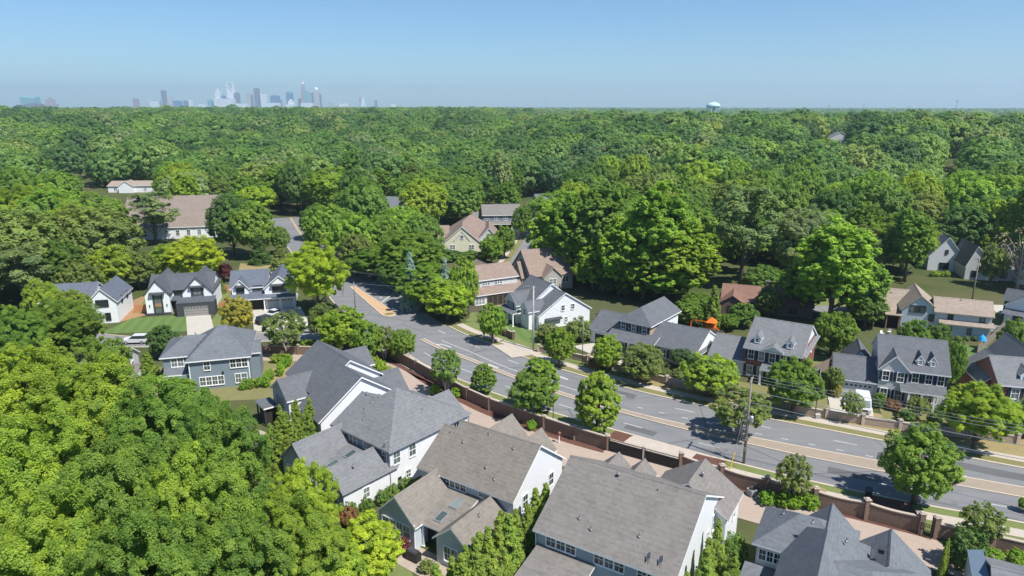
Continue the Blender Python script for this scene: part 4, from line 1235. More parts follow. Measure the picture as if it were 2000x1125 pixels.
far_house('grey roofed bungalow with white front near the far left edge', 108, 336, 4, 16, 12, 3.2, 5.4, 'white', 'sh_brown', extra=lambda h: h.gable(5, 10, -2, 6, 3.2, 5.4, 'y'))
far_house('cream gabled house high in the left woods beside a pale tree', 200, 318, 14, 12, 14, 5.2, 9.8, 'cream', 'sh_dgrey', 'y')
far_house('slate grey roof among trees left of the tan gabled houses', 735, 418, -14, 12, 12, 3.2, 6.8, 'greyw', 'sh_slate')
far_house('pale grey roof glimpsed beside the upper end of the street', 1050, 408, 10, 16, 12, 3.2, 5.8, 'greyw', 'sh_slate')
far_house('small grey house corner left of the yellow tree clump', 118, 535, 14, 9, 9, 3.0, 5.4, 'beige', 'sh_taupe')
# ------------------------------------------------------------------ trees
def unit(rs, n):
    v = rs.normal(size=(n, 3))
    return v / np.linalg.norm(v, axis=1, keepdims=True)

def spread(rs, n, zmin=-.82, tries=8):
    """n directions spread over a sphere above zmin"""
    out = []
    while len(out) < n:
        c = unit(rs, 40); c = c[c[:, 2] > zmin][:tries]
        if not out: out.append(c[0]); continue
        d = np.min(np.linalg.norm(c[:, None] - np.array(out)[None], axis=2), axis=1)
        out.append(c[int(np.argmax(d))])
    return np.array(out)

def leaf_mesh(name, rs, C, R, S, K, ll, lw, mats, lobe_up=.25, sub=(.32, .5), flat=.85, fill=.55, loose=.35, dome=.22):
    """C lobe centres, R radii; S sub-clumps per lobe, K leaves each; a leaf is one rhomb"""
    L = len(C)
    ctr = C.mean(axis=0)
    out0 = C - ctr; out0 /= (np.linalg.norm(out0, axis=1, keepdims=True) + 1e-6)
    d = unit(rs, L * S).reshape(L, S, 3) + out0[:, None] * .55
    d[..., 2] += lobe_up
    d /= np.linalg.norm(d, axis=2, keepdims=True)
    rr = R[:, None, None] * rs.uniform(fill, 1.0, (L, S, 1))
    sc = C[:, None] + d * rr * np.array([1, 1, flat])
    sr = R[:, None] * rs.uniform(sub[0], sub[1], (L, S))
    ld = unit(rs, L * S * K).reshape(L, S, K, 3) + d[:, :, None] * .35
    ld[..., 2] += .18
    ld /= np.linalg.norm(ld, axis=3, keepdims=True)
    q = rs.uniform(.35, 1.0, (L, S, K, 1)) ** .6
    stray = rs.random((L, S, K, 1)) < .06
    q = np.where(stray, q * (1 + loose), q)
    P = sc[:, :, None] + ld * sr[:, :, None, None] * q
    N = ld * .40 + d[:, :, None] * .35 + out0[:, None, None] * dome + unit(rs, L * S * K).reshape(L, S, K, 3) * .5
    N[..., 2] += .80
    N /= np.linalg.norm(N, axis=3, keepdims=True)
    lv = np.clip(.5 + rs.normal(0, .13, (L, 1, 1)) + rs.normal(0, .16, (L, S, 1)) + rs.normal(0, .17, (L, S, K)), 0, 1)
    P, N, lv = P.reshape(-1, 3), N.reshape(-1, 3), lv.reshape(-1)
    n = len(P)
    t = np.cross(N, unit(rs, n)); t /= (np.linalg.norm(t, axis=1, keepdims=True) + 1e-6)
    b = np.cross(N, t)
    s = rs.uniform(.6, 1.25, (n, 1))
    V = np.empty((n, 4, 3), np.float32)
    V[:, 0] = P - t * ll * s; V[:, 1] = P - b * lw * s + N * ll * .12 * s; V[:, 2] = P + t * ll * s; V[:, 3] = P + b * lw * s + N * ll * .12 * s
    me = bpy.data.meshes.new(name)
    me.vertices.add(n * 4); me.loops.add(n * 4); me.polygons.add(n)
    me.vertices.foreach_set('co', V.reshape(-1))
    me.loops.foreach_set('vertex_index', np.arange(n * 4, dtype=np.int32))
    me.polygons.foreach_set('loop_start', np.arange(n, dtype=np.int32) * 4)
    me.polygons.foreach_set('loop_total', np.full(n, 4, np.int32))
    at = me.attributes.new('lv', 'FLOAT', 'FACE')
    at.data.foreach_set('value', lv.astype(np.float32))
    me.materials.append(mats)
    me.update()
    me.validate()
    return me

def trunk_mesh(name, rs, H, r, tips, stems=1, lean=.3, mat='bark', top=.72):
    mb = MB()
    for sidx in range(stems):
        a = 2 * pi * sidx / max(1, stems) + rs.uniform(0, 1)
        off = np.array([cos(a), sin(a), 0]) * (0.10 * H if stems > 1 else 0)
        p = [np.array([off[0] * .15, off[1] * .15, -.3])]
        for k in range(1, 6):
            z = H * top * k / 5
            p.append(np.array([off[0] * k / 3.2, off[1] * k / 3.2, z]) + np.array([rs.normal(0, lean * .3), rs.normal(0, lean * .3), 0]))
        mb.tube(p, [r * 1.25, r * .95, r * .8, r * .62, r * .45, r * .2], 7)
        mine = tips[sidx::max(1, stems)]
        for tpt in mine:
            k = min(4, max(1, int(5 * tpt[2] / (H * top) - 1.4)))
            s0 = p[k]
            mid = s0 * .5 + np.array(tpt) * .5 + np.array([0, 0, -.04 * H])
            rr = r * (.5 - .06 * k)
            mb.tube([s0, mid, tpt], [rr, rr * .6, rr * .18], 5, cap=False)
    return mb.mesh(name, M[mat], True)

PROTO = {}
def proto(kind, mk): PROTO.setdefault(kind, []).append(mk)

def P_round(kind, seed, W, H, base, nl, lr, S, K, ll, power=1.0, stems=1, r=.28, env=None, mat='bark', narrow=0.0, fill=.55, leafm='leaf', inner=.25, tips=9, kmin=.78, flat=.85, rv=(.75, 1.3), dome=.22):
    """broad crown: lobes on an ellipsoid; base = height where the crown begins"""
    rs = np.random.RandomState(seed)
    d = spread(rs, nl)
    cz, rz, rx = (H + base) / 2, (H - base) / 2, W / 2
    R = lr * rs.uniform(rv[0], rv[1], nl) * W
    k = rs.uniform(kmin, 1.0, (nl, 1))
    C = d * k
    if env: C = env(C, rs)
    C = C * np.array([max(.1, rx - lr * W * .85), max(.1, rx - lr * W * .85), max(.1, rz - lr * W * .75)])
    if narrow: C[:, :2] *= (1 - narrow * (C[:, 2:3] / rz))
    C[:, 2] += cz
    ni = int(nl * inner)
    if ni:
        Ci = unit(rs, ni) * np.array([rx * .4, rx * .4, rz * .5]); Ci[:, 2] += cz
        C = np.vstack([C, Ci]); R = np.concatenate([R, lr * W * rs.uniform(.9, 1.2, ni)])
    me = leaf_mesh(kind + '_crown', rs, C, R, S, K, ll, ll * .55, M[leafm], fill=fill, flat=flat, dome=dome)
    tp = C[rs.permutation(len(C))[:tips]]
    tm = trunk_mesh(kind + '_trunk', rs, H, r, tp, stems, mat=mat)
    return dict(crown=me, trunk=tm, W=W, H=H)

def P_cone(kind, seed, W, H, n, K, ll, sq=1.0, S=5, spread_=.9, leafm='leaf', base=.15, tier=False, droop=0.0):
    rs = np.random.RandomState(seed)
    z = rs.uniform(0, 1, n) ** 1.35
    if tier: z = np.round(z * 14) / 14 + rs.normal(0, .01, n); z = np.clip(z, 0, .985)
    rad = (1 - z) ** sq * W / 2 * rs.uniform(.62, spread_, n)
    a = rs.uniform(0, 2 * pi, n)
    C = np.stack([np.cos(a) * rad, np.sin(a) * rad, base + z * (H - base - .2) - droop * rad], 1)
    R = (.09 + .13 * (1 - z)) * W * rs.uniform(.8, 1.25, n)
    me = leaf_mesh(kind + '_crown', rs, C, R, S, K, ll, ll * .5, M[leafm], lobe_up=.5, flat=1.25, sub=(.4, .6))
    tm = trunk_mesh(kind + '_trunk', rs, H, .02 * H + .04, C[:4], 1, lean=.05, top=.9)
    return dict(crown=me, trunk=tm, W=W, H=H)

def P_pine(kind, seed, W, H, nl, K, ll, low=.45):
    rs = np.random.RandomState(seed)
    z = np.sort(rs.uniform(low, 1, nl))
    prof = np.sqrt(np.clip(1 - ((z - .68) / .42) ** 2, .05, 1))
    rad = prof * W / 2 * rs.uniform(.15, .92, nl)
    a = rs.uniform(0, 2 * pi, nl)
    C = np.stack([np.cos(a) * rad, np.sin(a) * rad, z * H - .4], 1)
    R = W * .10 * rs.uniform(.8, 1.5, nl)
    me = leaf_mesh(kind + '_crown', rs, C, R, 6, K, ll, ll * .35, M['leaf'], flat=.45, sub=(.45, .7), lobe_up=.1)
    tm = trunk_mesh(kind + '_trunk', rs, H, .30, C[rs.permutation(nl)[:16]], 1, lean=.25, top=.95)
    return dict(crown=me, trunk=tm, W=W, H=H)

# near broadleaf trees: fine leaves
for i in range(4):
    proto('oak', P_round('oak', 11 + i, 11.0, 15.0, 3.0, 125, .070, 10, 115, .088, inner=.45, tips=26, fill=.35, kmin=.68, flat=1.0, rv=(.6, 1.5)))
for i in range(3):
    proto('maple', P_round('maple', 31 + i, 8.0, 9.0, 1.3, 95, .078, 9, 44, .12, inner=.5, tips=16, fill=.35, kmin=.7, flat=1.0, rv=(.6, 1.45)))
for i in range(2):
    proto('oval', P_round('oval', 41 + i, 5.6, 9.0, .5, 110, .075, 8, 36, .12, inner=.5, narrow=.18, tips=8, fill=.45))
for i in range(3):
    proto('myrtle', P_round('myrtle', 51 + i, 5.2, 6.4, 1.5, 60, .085, 8, 32, .10, stems=4, r=.085, inner=.35, tips=20, mat='palebark', fill=.3))
for i in range(3):
    proto('poplar', P_round('poplar', 61 + i, 11.0, 22.0, 3.5, 175, .060, 9, 34, .21, inner=.5, narrow=.12, tips=22, r=.34, fill=.3, kmin=.62, flat=1.5, rv=(.55, 1.6)))
for i in range(2):
    proto('pine', P_pine('pine', 71 + i, 10.0, 20.0, 62, 26, .38))
for i in range(3):
    proto('cypress', P_cone('cypress', 81 + i, 2.8, 7.2, 130, 18, .12, .88))
proto('spruce', P_cone('spruce', 91, 5.0, 10.0, 130, 16, .24, .9, tier=True, droop=.18))
proto('spruce', P_cone('spruce', 92, 5.0, 10.0, 130, 16, .24, .9, tier=True, droop=.18))
for i in range(3):
    proto('forest', P_round('forest', 101 + i, 17.0, 19.0, 3.0, 120, .070, 8, 26, .30, inner=.4, tips=14, r=.34, fill=.4, kmin=.80, flat=1.0, rv=(.6, 1.5), dome=.55))
proto('bare', P_round('bare', 121, 9.0, 13.0, 3.0, 26, .12, 4, 5, .2, inner=.3, tips=34, r=.26, mat='palebark', fill=.2))
for i in range(3):
    proto('shrub', P_round('shrub', 131 + i, 2.0, 1.7, -.1, 26, .15, 6, 16, .085, inner=.4, tips=2, r=.03))
proto('hedge', P_round('hedge', 141, 3.4, 2.2, -.1, 36, .12, 7, 20, .12, inner=.5, tips=2, r=.04))
proto('hedge', P_round('hedge', 142, 3.4, 2.6, -.1, 30, .13, 7, 20, .12, inner=.5, tips=2, r=.04))

TONE = {'lime': (.248, .332, .048), 'lime2': (.215, .290, .046), 'yellow': (.305, .372, .044), 'leaf': (.150, .238, .048), 'mid': (.132, .212, .054), 'dark': (.092, .165, .050),
        'olive': (.178, .225, .075), 'pine': (.155, .202, .095), 'pale': (.230, .282, .155), 'blue': (.28, .37, .40), 'purple': (.135, .042, .056), 'gold': (.310, .280, .062),
        'cone': (.200, .270, .060), 'grey': (.36, .31, .27), 'bright': (.192, .290, .050), 'box': (.180, .300, .036), 'redbrown': (.220, .125, .065)}
TWORD = {'lime': 'lime green', 'lime2': 'fresh green', 'yellow': 'yellow green', 'leaf': 'leaf green', 'mid': 'mid green', 'dark': 'dark green', 'olive': 'olive green', 'pine': 'dull green', 'pale': 'pale grey green',
         'blue': 'blue grey', 'purple': 'purple leaved', 'gold': 'golden green', 'cone': 'yellowish green', 'grey': 'bare grey', 'bright': 'bright green', 'box': 'glossy green', 'redbrown': 'reddish brown'}
NAME = {'oak': 'broadleaf_tree', 'maple': 'maple_tree', 'oval': 'street_tree', 'myrtle': 'crape_myrtle', 'poplar': 'tall_tree', 'pine': 'pine_tree', 'cypress': 'arborvitae', 'spruce': 'spruce_tree',
        'forest': 'broadleaf_tree', 'bare': 'bare_tree', 'shrub': 'shrub', 'hedge': 'hedge_shrub'}
CATN = {'cypress': 'conifer', 'pine': 'pine', 'spruce': 'conifer', 'shrub': 'shrub', 'hedge': 'shrub'}
PLANTED = []
def plant(kind, x, y, w, h, tone, label, group=None, z=None, var=None, cat=None):
    P = PROTO[kind]
    p = P[(len(PLANTED) if var is None else var) % len(P)]
    z = hgt(x, y) if z is None else z
    root = thing(NAME[kind], label, cat or CATN.get(kind, 'tree'), (x, y, z), RNG.uniform(0, 6.28), group)
    sx = w / p['W']
    root.scale = (sx, sx, h / p['H'])
    c = link('crown' if kind not in ('shrub', 'hedge') else 'foliage', p['crown'], root)
    t = TONE[tone]
    j = RNG.uniform(.92, 1.08) * (1.18 if kind == 'poplar' else 1.12 if kind in ('forest', 'pine') else 1.0)
    c.color = (t[0] * j * RNG.uniform(.94, 1.06), t[1] * j, t[2] * j, 1)
    link('trunk' if kind not in ('shrub', 'hedge') else 'stem', p['trunk'], root)
    PLANTED.append((x, y, w, h, kind))
    return root

def spec(kind, px, top, hb, wpx, tone, where, group=None, noun=None):
    """px/top: crown in the photograph; hb: height in metres (<60) or the row where the trunk meets the ground"""
    if hb < 60:
        h = hb; p = G(px, top + 4, h * .94)
    else:
        p = G(px, hb)
        h = 1.0
        while h < 40 and PX(p.x, p.y, h)[1] > top: h += .1
    f = p.y * _c + (CAMH - h * .5) * _s
    w = wpx * f / FPX
    noun = noun or {'oak': 'broad tree', 'maple': 'rounded tree', 'oval': 'street tree', 'myrtle': 'crape myrtle', 'poplar': 'tall tree', 'pine': 'pine', 'cypress': 'arborvitae', 'spruce': 'conifer', 'forest': 'broad tree',
                    'bare': 'tree', 'shrub': 'round shrub', 'hedge': 'bushy shrub'}[kind]
    return plant(kind, p.x, p.y, w, h, tone, TWORD[tone] + ' ' + noun + ' ' + where, group)

FG = 'big trees in the lower left'
for a in [
    ('oak', 40, 690, 20, 250, 'lime', 'at the left frame edge above the lower left clump', FG),
    ('oak', 165, 700, 19, 240, 'lime2', 'in front of the small grey garage, lower left', FG),
    ('oak', 325, 742, 19.5, 240, 'leaf', 'in front of the slate grey hip roofed house', FG),
    ('oak', 415, 800, 19, 210, 'leaf', 'beside the blue toy patio, right end of the big clump', FG),
    ('oak', 50, 830, 20, 280, 'lime2', 'filling the left edge below the lime tree', FG),
    ('oak', 205, 880, 20, 270, 'leaf', 'in the middle of the lower left clump', FG),
    ('oak', 360, 900, 20, 250, 'bright', 'in the right half of the lower left clump', FG),
    ('oak', 80, 985, 19, 300, 'lime2', 'in the bottom left corner of the photo', FG),
    ('oak', 265, 1010, 19, 280, 'leaf', 'at the bottom edge, second from the left corner', FG),
    ('oak', 430, 1010, 17, 250, 'leaf', 'at the bottom edge below the arborvitae patch', FG),
    ('oak', 585, 912, 12.5, 150, 'lime', 'against the blue grey gable of the mid grey house', FG),
    ('oak', 555, 990, 13, 230, 'lime2', 'at bottom centre left, beside the brick path corner', FG),
    ('maple', 712, 1020, 7, 150, 'yellow', 'in front of the tan house patio gable', FG),
    ('maple', 655, 1062, 8, 130, 'lime', 'at bottom edge left of the tan house patio', FG),
    ('maple', 520, 1075, 9, 150, 'lime', 'at the bottom edge between the two big oaks', FG),
    ('maple', 170, 1090, 14, 170, 'yellow', 'peeping up at the bottom left edge', FG)]: spec(*a)
LW = 'trees around the left houses'
for a in [
    ('oak', 112, 588, 14, 150, 'leaf', 'in front of the half hidden white house', LW),
    ('maple', 205, 655, 11, 90, 'leaf', 'left of the white parked car', LW),
    ('oak', 20, 600, 16, 130, 'leaf', 'below the left edge pine', LW),
    ('maple', 96, 545, 655, 84, 'lime2', 'screening the left half of the half hidden white house', LW),
    ('oak', 150, 566, 668, 84, 'lime2', 'before the middle of the half hidden white house', LW),
    ('pine', 32, 480, 16, 115, 'pine', 'at the left frame edge beside the white house', LW),
    ('pine', 306, 378, 478, 92, 'pine', 'standing in front of the tan roofed hall', LW),
    ('oak', 52, 360, 21, 150, 'lime', 'highest at the left frame edge', LW),
    ('oak', 135, 398, 19, 120, 'lime2', 'left of the tan roofed hall', LW),
    ('oak', 12, 410, 19, 120, 'mid', 'cut by the left frame edge', LW),
    ('forest', 190, 425, 14, 80, 'mid', 'directly left of the hall end wall', LW),
    ('forest', 206, 402, 13, 56, 'olive', 'at the left corner of the hall roof', LW),
    ('oak', 95, 470, 15, 120, 'mid', 'above the black roof of the half hidden house', LW),
    ('maple', 150, 505, 12, 90, 'olive', 'behind the half hidden white house', LW),
    ('maple', 212, 482, 12, 95, 'lime2', 'between the hall and the half hidden white house', LW),
    ('maple', 262, 490, 10, 80, 'olive', 'behind the cedar fence of the white houses', LW),
    ('oak', 375, 462, 13, 115, 'yellow', 'behind the two steep black gables', LW),
    ('maple', 318, 478, 10, 70, 'lime', 'behind the left steep black gable', LW),
    ('maple', 435, 512, 5, 40, 'purple', 'beside the lawn behind the white houses', LW),
    ('forest', 458, 376, 500, 100, 'dark', 'at the right end of the hall roof', LW),
    ('forest', 500, 395, 505, 90, 'leaf', 'left of the road that climbs to the woods', LW),
    ('forest', 545, 440, 9, 40, 'mid', 'on the left verge of the distant road', LW),
    ('spruce', 505, 462, 8, 40, 'dark', 'beside the straw field left of the road', LW),
    ('spruce', 545, 478, 7, 38, 'olive', 'on the corner of the far road and straw field', LW),
    ('oak', 622, 472, 612, 128, 'yellow', 'at the junction, the brightest tree in the photo', LW),
    ('maple', 665, 600, 9, 105, 'lime', 'at the mouth of the side street', LW),
    ('maple', 715, 628, 8, 70, 'bright', 'right of the lime tree at the side street mouth', LW),
    ('maple', 625, 592, 8, 60, 'olive', 'beside the concrete pole on the side street', LW),
    ('myrtle', 560, 608, 692, 88, 'olive', 'between slate grey house and parked cars', LW),
    ('maple', 466, 578, 655, 68, 'gold', 'behind the slate grey house roof', LW),
    ('myrtle', 752, 640, 702, 66, 'olive', 'inside the wall behind the dark roofed house', LW),
    ('maple', 788, 640, 706, 58, 'leaf', 'outside the first piers of the brick wall', LW),
    ('maple', 322, 636, 700, 62, 'dark', 'beside the concrete drive and white parked car', LW),
    ('spruce', 293, 690, 742, 40, 'cone', 'left of the slate grey house', LW),
    ('spruce', 183, 470, 9, 24, 'dark', 'on the lawn above the half hidden house', LW),
    ('spruce', 435, 548, 572, 14, 'olive', 'small, on the lawn between the white houses', LW)]: spec(*a)
RR = 'trees along the far side of the road'
for a in [
    ('forest', 622, 400, 468, 76, 'dark', 'at the right kerb where the road vanishes', RR),
    ('forest', 640, 400, 17, 110, 'leaf', 'right of the vanishing road, first big one', RR),
    ('forest', 690, 420, 16, 100, 'bright', 'right of the road above the olive tree', RR),
    ('maple', 692, 455, 12, 75, 'olive', 'directly behind the big yellow green tree', RR),
    ('forest', 750, 420, 15, 100, 'leaf', 'in the row left of the grey roof bit', RR),
    ('oak', 800, 450, 15, 150, 'leaf', 'widest in the row left of the cream gable', RR),
    ('oak', 785, 498, 572, 105, 'mid', 'leaning over the kerb beside the crosswalk lines', RR),
    ('oak', 730, 480, 545, 110, 'leaf', 'overhanging the road beyond the crosswalk', RR),
    ('oak', 840, 515, 603, 135, 'bright', 'overhanging the road with deep shade below', RR),
    ('maple', 874, 545, 628, 104, 'lime', 'at the end of the shaded kerb, left of the farmhouse', RR),
    ('maple', 908, 500, 14, 58, 'bright', 'left of the white chimney', RR),
    ('spruce', 800, 498, 13, 36, 'blue', 'left of the pair above the shaded kerb', RR),
    ('spruce', 868, 510, 12, 34, 'blue', 'right of the pair, nearer the brown roofed house', RR),
    ('forest', 825, 420, 15, 85, 'mid', 'left of the cream gabled house', RR),
    ('hedge', 870, 488, 508, 70, 'dark', 'left half of hedge under cream gable'),
    ('hedge', 925, 490, 510, 60, 'mid', 'right half of hedge under cream gable'),
    ('maple', 960, 455, 517, 50, 'bright', 'below the cream gabled house', RR),
    ('maple', 985, 440, 505, 48, 'leaf', 'beside the residential street pavement', RR),
    ('maple', 1020, 400, 12, 48, 'leaf', 'right of the grey two storey house', RR),
    ('maple', 962, 590, 672, 60, 'bright', 'on the lawn of the white farmhouse', RR),
    ('maple', 1092, 640, 718, 66, 'bright', 'in front of the white farmhouse gable', RR),
    ('hedge', 1068, 632, 668, 46, 'olive', 'under the farmhouse end wall, left'),
    ('hedge', 1130, 622, 664, 56, 'olive', 'under the farmhouse end wall, right'),
    ('maple', 1186, 655, 727, 64, 'lime', 'in front of the brick house garage', RR),
    ('maple', 1252, 672, 748, 92, 'olive', 'in front of the columned porch', RR),
    ('myrtle', 1330, 680, 722, 44, 'dark', 'against the tan brick end wing', RR),
    ('maple', 1382, 694, 775, 118, 'lime', 'before the red brick colonial garage', RR),
    ('maple', 1545, 700, 808, 118, 'leaf', 'in front of the red brick colonial house', RR),
    ('maple', 1625, 715, 770, 40, 'olive', 'right of the red brick end wall', RR),
    ('myrtle', 1440, 757, 852, 122, 'olive', 'behind the tall utility pole', RR),
    ('myrtle', 1660, 765, 826, 46, 'olive', 'beside the white van', RR),
    ('oak', 1900, 752, 880, 150, 'lime', 'in front of the right edge brick house', RR),
    ('shrub', 1713, 768, 795, 30, 'mid', 'beside the colonial porch', None),
    ('shrub', 1742, 782, 800, 36, 'redbrown', 'in the colonial house bed', None),
    ('myrtle', 1790, 775, 820, 46, 'olive', 'in the colonial house bed', RR),
    ('shrub', 1632, 752, 776, 22, 'gold', 'at the garage corner of the white colonial', None),
    ('hedge', 1990, 780, 850, 60, 'mid', 'at the right frame edge under the brick house'),
    ('myrtle', 1160, 700, 726, 30, 'redbrown', 'at the foot of the thin grey street pole', RR),
    ('hedge', 1350, 690, 722, 36, 'mid', 'beside the garage of the red brick colonial')]: spec(*a)
NR = 'trees between the brick wall and the road'
for a in [
    ('myrtle', 872, 678, 772, 66, 'mid', 'inside the brick wall near the lane', NR),
    ('oval', 945, 711, 768, 52, 'leaf', 'small, on the kerb outside the brick wall', NR),
    ('oval', 1052, 697, 806, 86, 'bright', 'behind the larger crape myrtle', NR),
    ('myrtle', 1036, 728, 822, 90, 'mid', 'in front of the bright street tree', NR),
    ('oval', 1166, 722, 852, 92, 'lime2', 'egg shaped, on the near kerb, centre', NR),
    ('maple', 1785, 836, 984, 150, 'leaf', 'dense round, on the near kerb at right', NR),
    ('myrtle', 1545, 890, 985, 72, 'olive', 'inside the wall, right of the pole', NR),
    ('myrtle', 1912, 985, 1068, 82, 'olive', 'by the wall at the right, thin and airy', NR),
    ('hedge', 1880, 1035, 1110, 78, 'dark', 'tall, left of the frame corner house'),
    ('maple', 1999, 972, 1000, 26, 'bright', 'cut by the right frame edge at the kerb', NR)]: spec(*a)
CT = 'tall trees in the middle wood'
for a in [
    ('poplar', 1075, 395, 545, 100, 'bright', 'left of the tall taupe house', CT),
    ('poplar', 1120, 372, 553, 110, 'leaf', 'above the steep brown roof', CT),
    ('poplar', 1165, 352, 558, 120, 'mid', 'at the back of the middle clump', CT),
    ('poplar', 1210, 420, 582, 110, 'bright', 'with bare trunks showing below', CT),
    ('poplar', 1282, 350, 586, 150, 'bright', 'crowning the middle clump', CT),
    ('poplar', 1255, 470, 588, 120, 'lime2', 'above the navy roofed brick house', CT),
    ('poplar', 1325, 430, 592, 150, 'lime2', 'right side of the middle clump', CT),
    ('poplar', 1300, 500, 590, 140, 'bright', 'behind the navy roof ridge', CT),
    ('maple', 1298, 592, 630, 66, 'mid', 'low, under the tall clump behind the navy roof', CT),
    ('maple', 1362, 570, 612, 70, 'leaf', 'at the left end of the brown ranch', CT),
    ('forest', 1490, 520, 590, 90, 'mid', 'behind the brown ranch roof', CT),
    ('maple', 1345, 585, 636, 70, 'leaf', 'between navy roof and brown ranch', CT),
    ('poplar', 1158, 480, 572, 90, 'bright', 'hiding the taupe house end', CT),
    ('pine', 1445, 368, 560, 125, 'pine', 'right of the middle clump, above the ranch house', CT),
    ('oak', 1565, 402, 560, 150, 'pale', 'willowy, between the pine and tall poplar', CT),
    ('poplar', 1620, 420, 632, 165, 'bright', 'behind the red brick colonial, tallest there', CT),
    ('poplar', 1572, 500, 618, 110, 'bright', 'behind the colonial roof ridge, left', CT),
    ('poplar', 1672, 500, 632, 110, 'leaf', 'left of the pale modern house', CT),
    ('maple', 1622, 605, 700, 90, 'leaf', 'between the two colonials', CT),
    ('maple', 1688, 570, 640, 80, 'mid', 'beside the pale modern house porch', CT),
    ('oak', 1755, 415, 532, 135, 'lime2', 'on the lawn in front of the white cottage', CT),
    ('spruce', 1390, 562, 644, 38, 'cone', 'pointed, behind the orange playset', CT),
    ('maple', 1450, 592, 640, 60, 'mid', 'right of the orange playset', CT),
    ('maple', 1500, 562, 618, 60, 'olive', 'in front of the brown ranch', CT),
    ('maple', 1422, 612, 646, 46, 'leaf', 'behind the garage of the red brick colonial', CT),
    ('bare', 1985, 436, 566, 105, 'grey', 'at the right frame edge by the cream house', CT),
    ('maple', 1932, 478, 560, 56, 'olive', 'in front of the pale cream house', CT),
    ('forest', 1796, 440, 512, 66, 'mid', 'left of the steep white cottage gable', CT),
    ('maple', 1922, 455, 505, 38, 'lime', 'small, between white cottage and cream house', CT),
    ('forest', 1880, 400, 496, 110, 'dark', 'behind the white cottage gable', CT),
    ('forest', 1950, 388, 500, 110, 'lime2', 'above the cream house', CT),
    ('maple', 1790, 625, 9, 66, 'leaf', 'behind the white colonial ridge, left', CT),
    ('maple', 1835, 632, 8, 60, 'mid', 'behind the white colonial ridge, right', CT),
    ('maple', 1872, 660, 10, 46, 'leaf', 'between white colonial and right brick house', CT),
    ('maple', 1985, 625, 9, 56, 'leaf', 'at right edge behind the brick house roof', CT),
    ('maple', 1366, 596, 640, 40, 'leaf', 'behind the orange playset tower', CT)]: spec(*a)

def row(kind, p0, p1, n, w, h, tone, what, group, jit=.25):
    O = ['first', 'second', 'third', 'fourth', 'fifth', 'sixth', 'seventh', 'eighth', 'ninth', 'tenth', 'eleventh', 'twelfth', 'thirteenth', 'fourteenth']
    for k in range(n):
        t = k / max(1, n - 1)
        x = p0[0] + (p1[0] - p0[0]) * t + RNG.uniform(-jit, jit); y = p0[1] + (p1[1] - p0[1]) * t + RNG.uniform(-jit, jit)
        plant(kind, x, y, w * (.96 if kind == 'cypress' else 1) * RNG.uniform(.88, 1.12), h * RNG.uniform(.88, 1.12), tone, what.replace('#', O[k]), group)
AV = 'arborvitae screens between the houses'
def WP(O, deg, x, y):
    a = radians(deg); return (O[0] + x * cos(a) - y * sin(a), O[1] + x * sin(a) + y * cos(a))
Oc, Od, Oa, Ob, Oe = (-.1, 62.7), (2.0, 57.8), (-20.4, 86.5), (-14.5, 72.8), (22.6, 55.6)
row('cypress', WP(Od, -32, -1.9, 6.0), WP(Od, -32, -2.2, -8.5), 9, 2.7, 7.0, 'cone', '# arborvitae from the wall in the screen beside the taupe roof', AV)
row('cypress', WP(Od, -32, -3.6, 0), WP(Od, -32, -4.2, -9.5), 6, 2.6, 5.8, 'cone', '# arborvitae in the outer row right of the tan house', AV)
row('cypress', WP(Od, -32, 15.4, 8.2), WP(Od, -32, 15.8, -3.5), 6, 2.5, 7.0, 'cone', '# arborvitae from the lane right of the taupe roofed house', AV)
row('cypress', WP(Od, -32, 17.4, 6.6), WP(Od, -32, 17.4, 0.5), 3, 2.2, 5.6, 'cone', '# arborvitae of the short outer row by the blue grey house', AV)
row('cypress', tuple(G(545, 803, 6.5))[:2], tuple(G(606, 790, 6.5))[:2], 6, 2.6, 6.8, 'cone', '# arborvitae from the left in the patch below the dark grey roof', AV)
row('cypress', tuple(G(526, 822, 6.1))[:2], tuple(G(602, 816, 6.1))[:2], 7, 2.5, 6.3, 'cone', '# arborvitae in the middle row below the dark grey roof', AV)
row('cypress', tuple(G(508, 846, 5.4))[:2], tuple(G(590, 850, 5.4))[:2], 7, 2.4, 5.6, 'cone', '# arborvitae in the front row below the dark grey roof', AV)
row('hedge', WP(Ob, -40, 1.2, 1.5), WP(Ob, -40, 1.0, -6.5), 5, 1.9, 2.0, 'mid', '# laurel shrub along the long white side wall', 'laurels by the white wall')
row('hedge', WP(Ob, -40, 1.6, -7.6), WP(Ob, -40, 0.4, -10.4), 3, 2.4, 2.6, 'redbrown', '# coppery shrub at the end of the white side wall', 'coppery shrubs', .4)
row('shrub', (-43.8, 103.4), (-41.6, 104.4), 3, 1.5, 1.9, 'box', '# clipped shrub at the foot of the slate grey house', 'clipped shrubs by the slate house')
row('shrub', (-41.0, 105.0), (-39.6, 114.2), 7, 1.55, 2.1, 'box', '# clipped shrub in the curved border of the slate grey house', 'clipped shrubs by the slate house', .5)
row('shrub', tuple(G(535, 708))[:2], tuple(G(563, 708))[:2], 3, 1.9, 1.5, 'lime2', '# low lime shrub under the olive crape myrtle', 'low lime shrubs', .2)
row('hedge', tuple(G(575, 682))[:2], tuple(G(622, 680))[:2], 4, 2.2, 1.9, 'bright', '# hedge shrub along the side street wall', 'hedge by the side street')
row('hedge', (-25.0, 113.8), (-20.5, 107.2), 5, 2.2, 2.4, 'lime', '# lime shrub between the dark roof and brick wall', 'lime shrubs by the dark roof', .6)
row('shrub', tuple(G(848, 770))[:2], tuple(G(888, 776))[:2], 2, 2.0, 1.7, 'box', '# round shrub under the wall side crape myrtle', 'round shrubs on the lane')
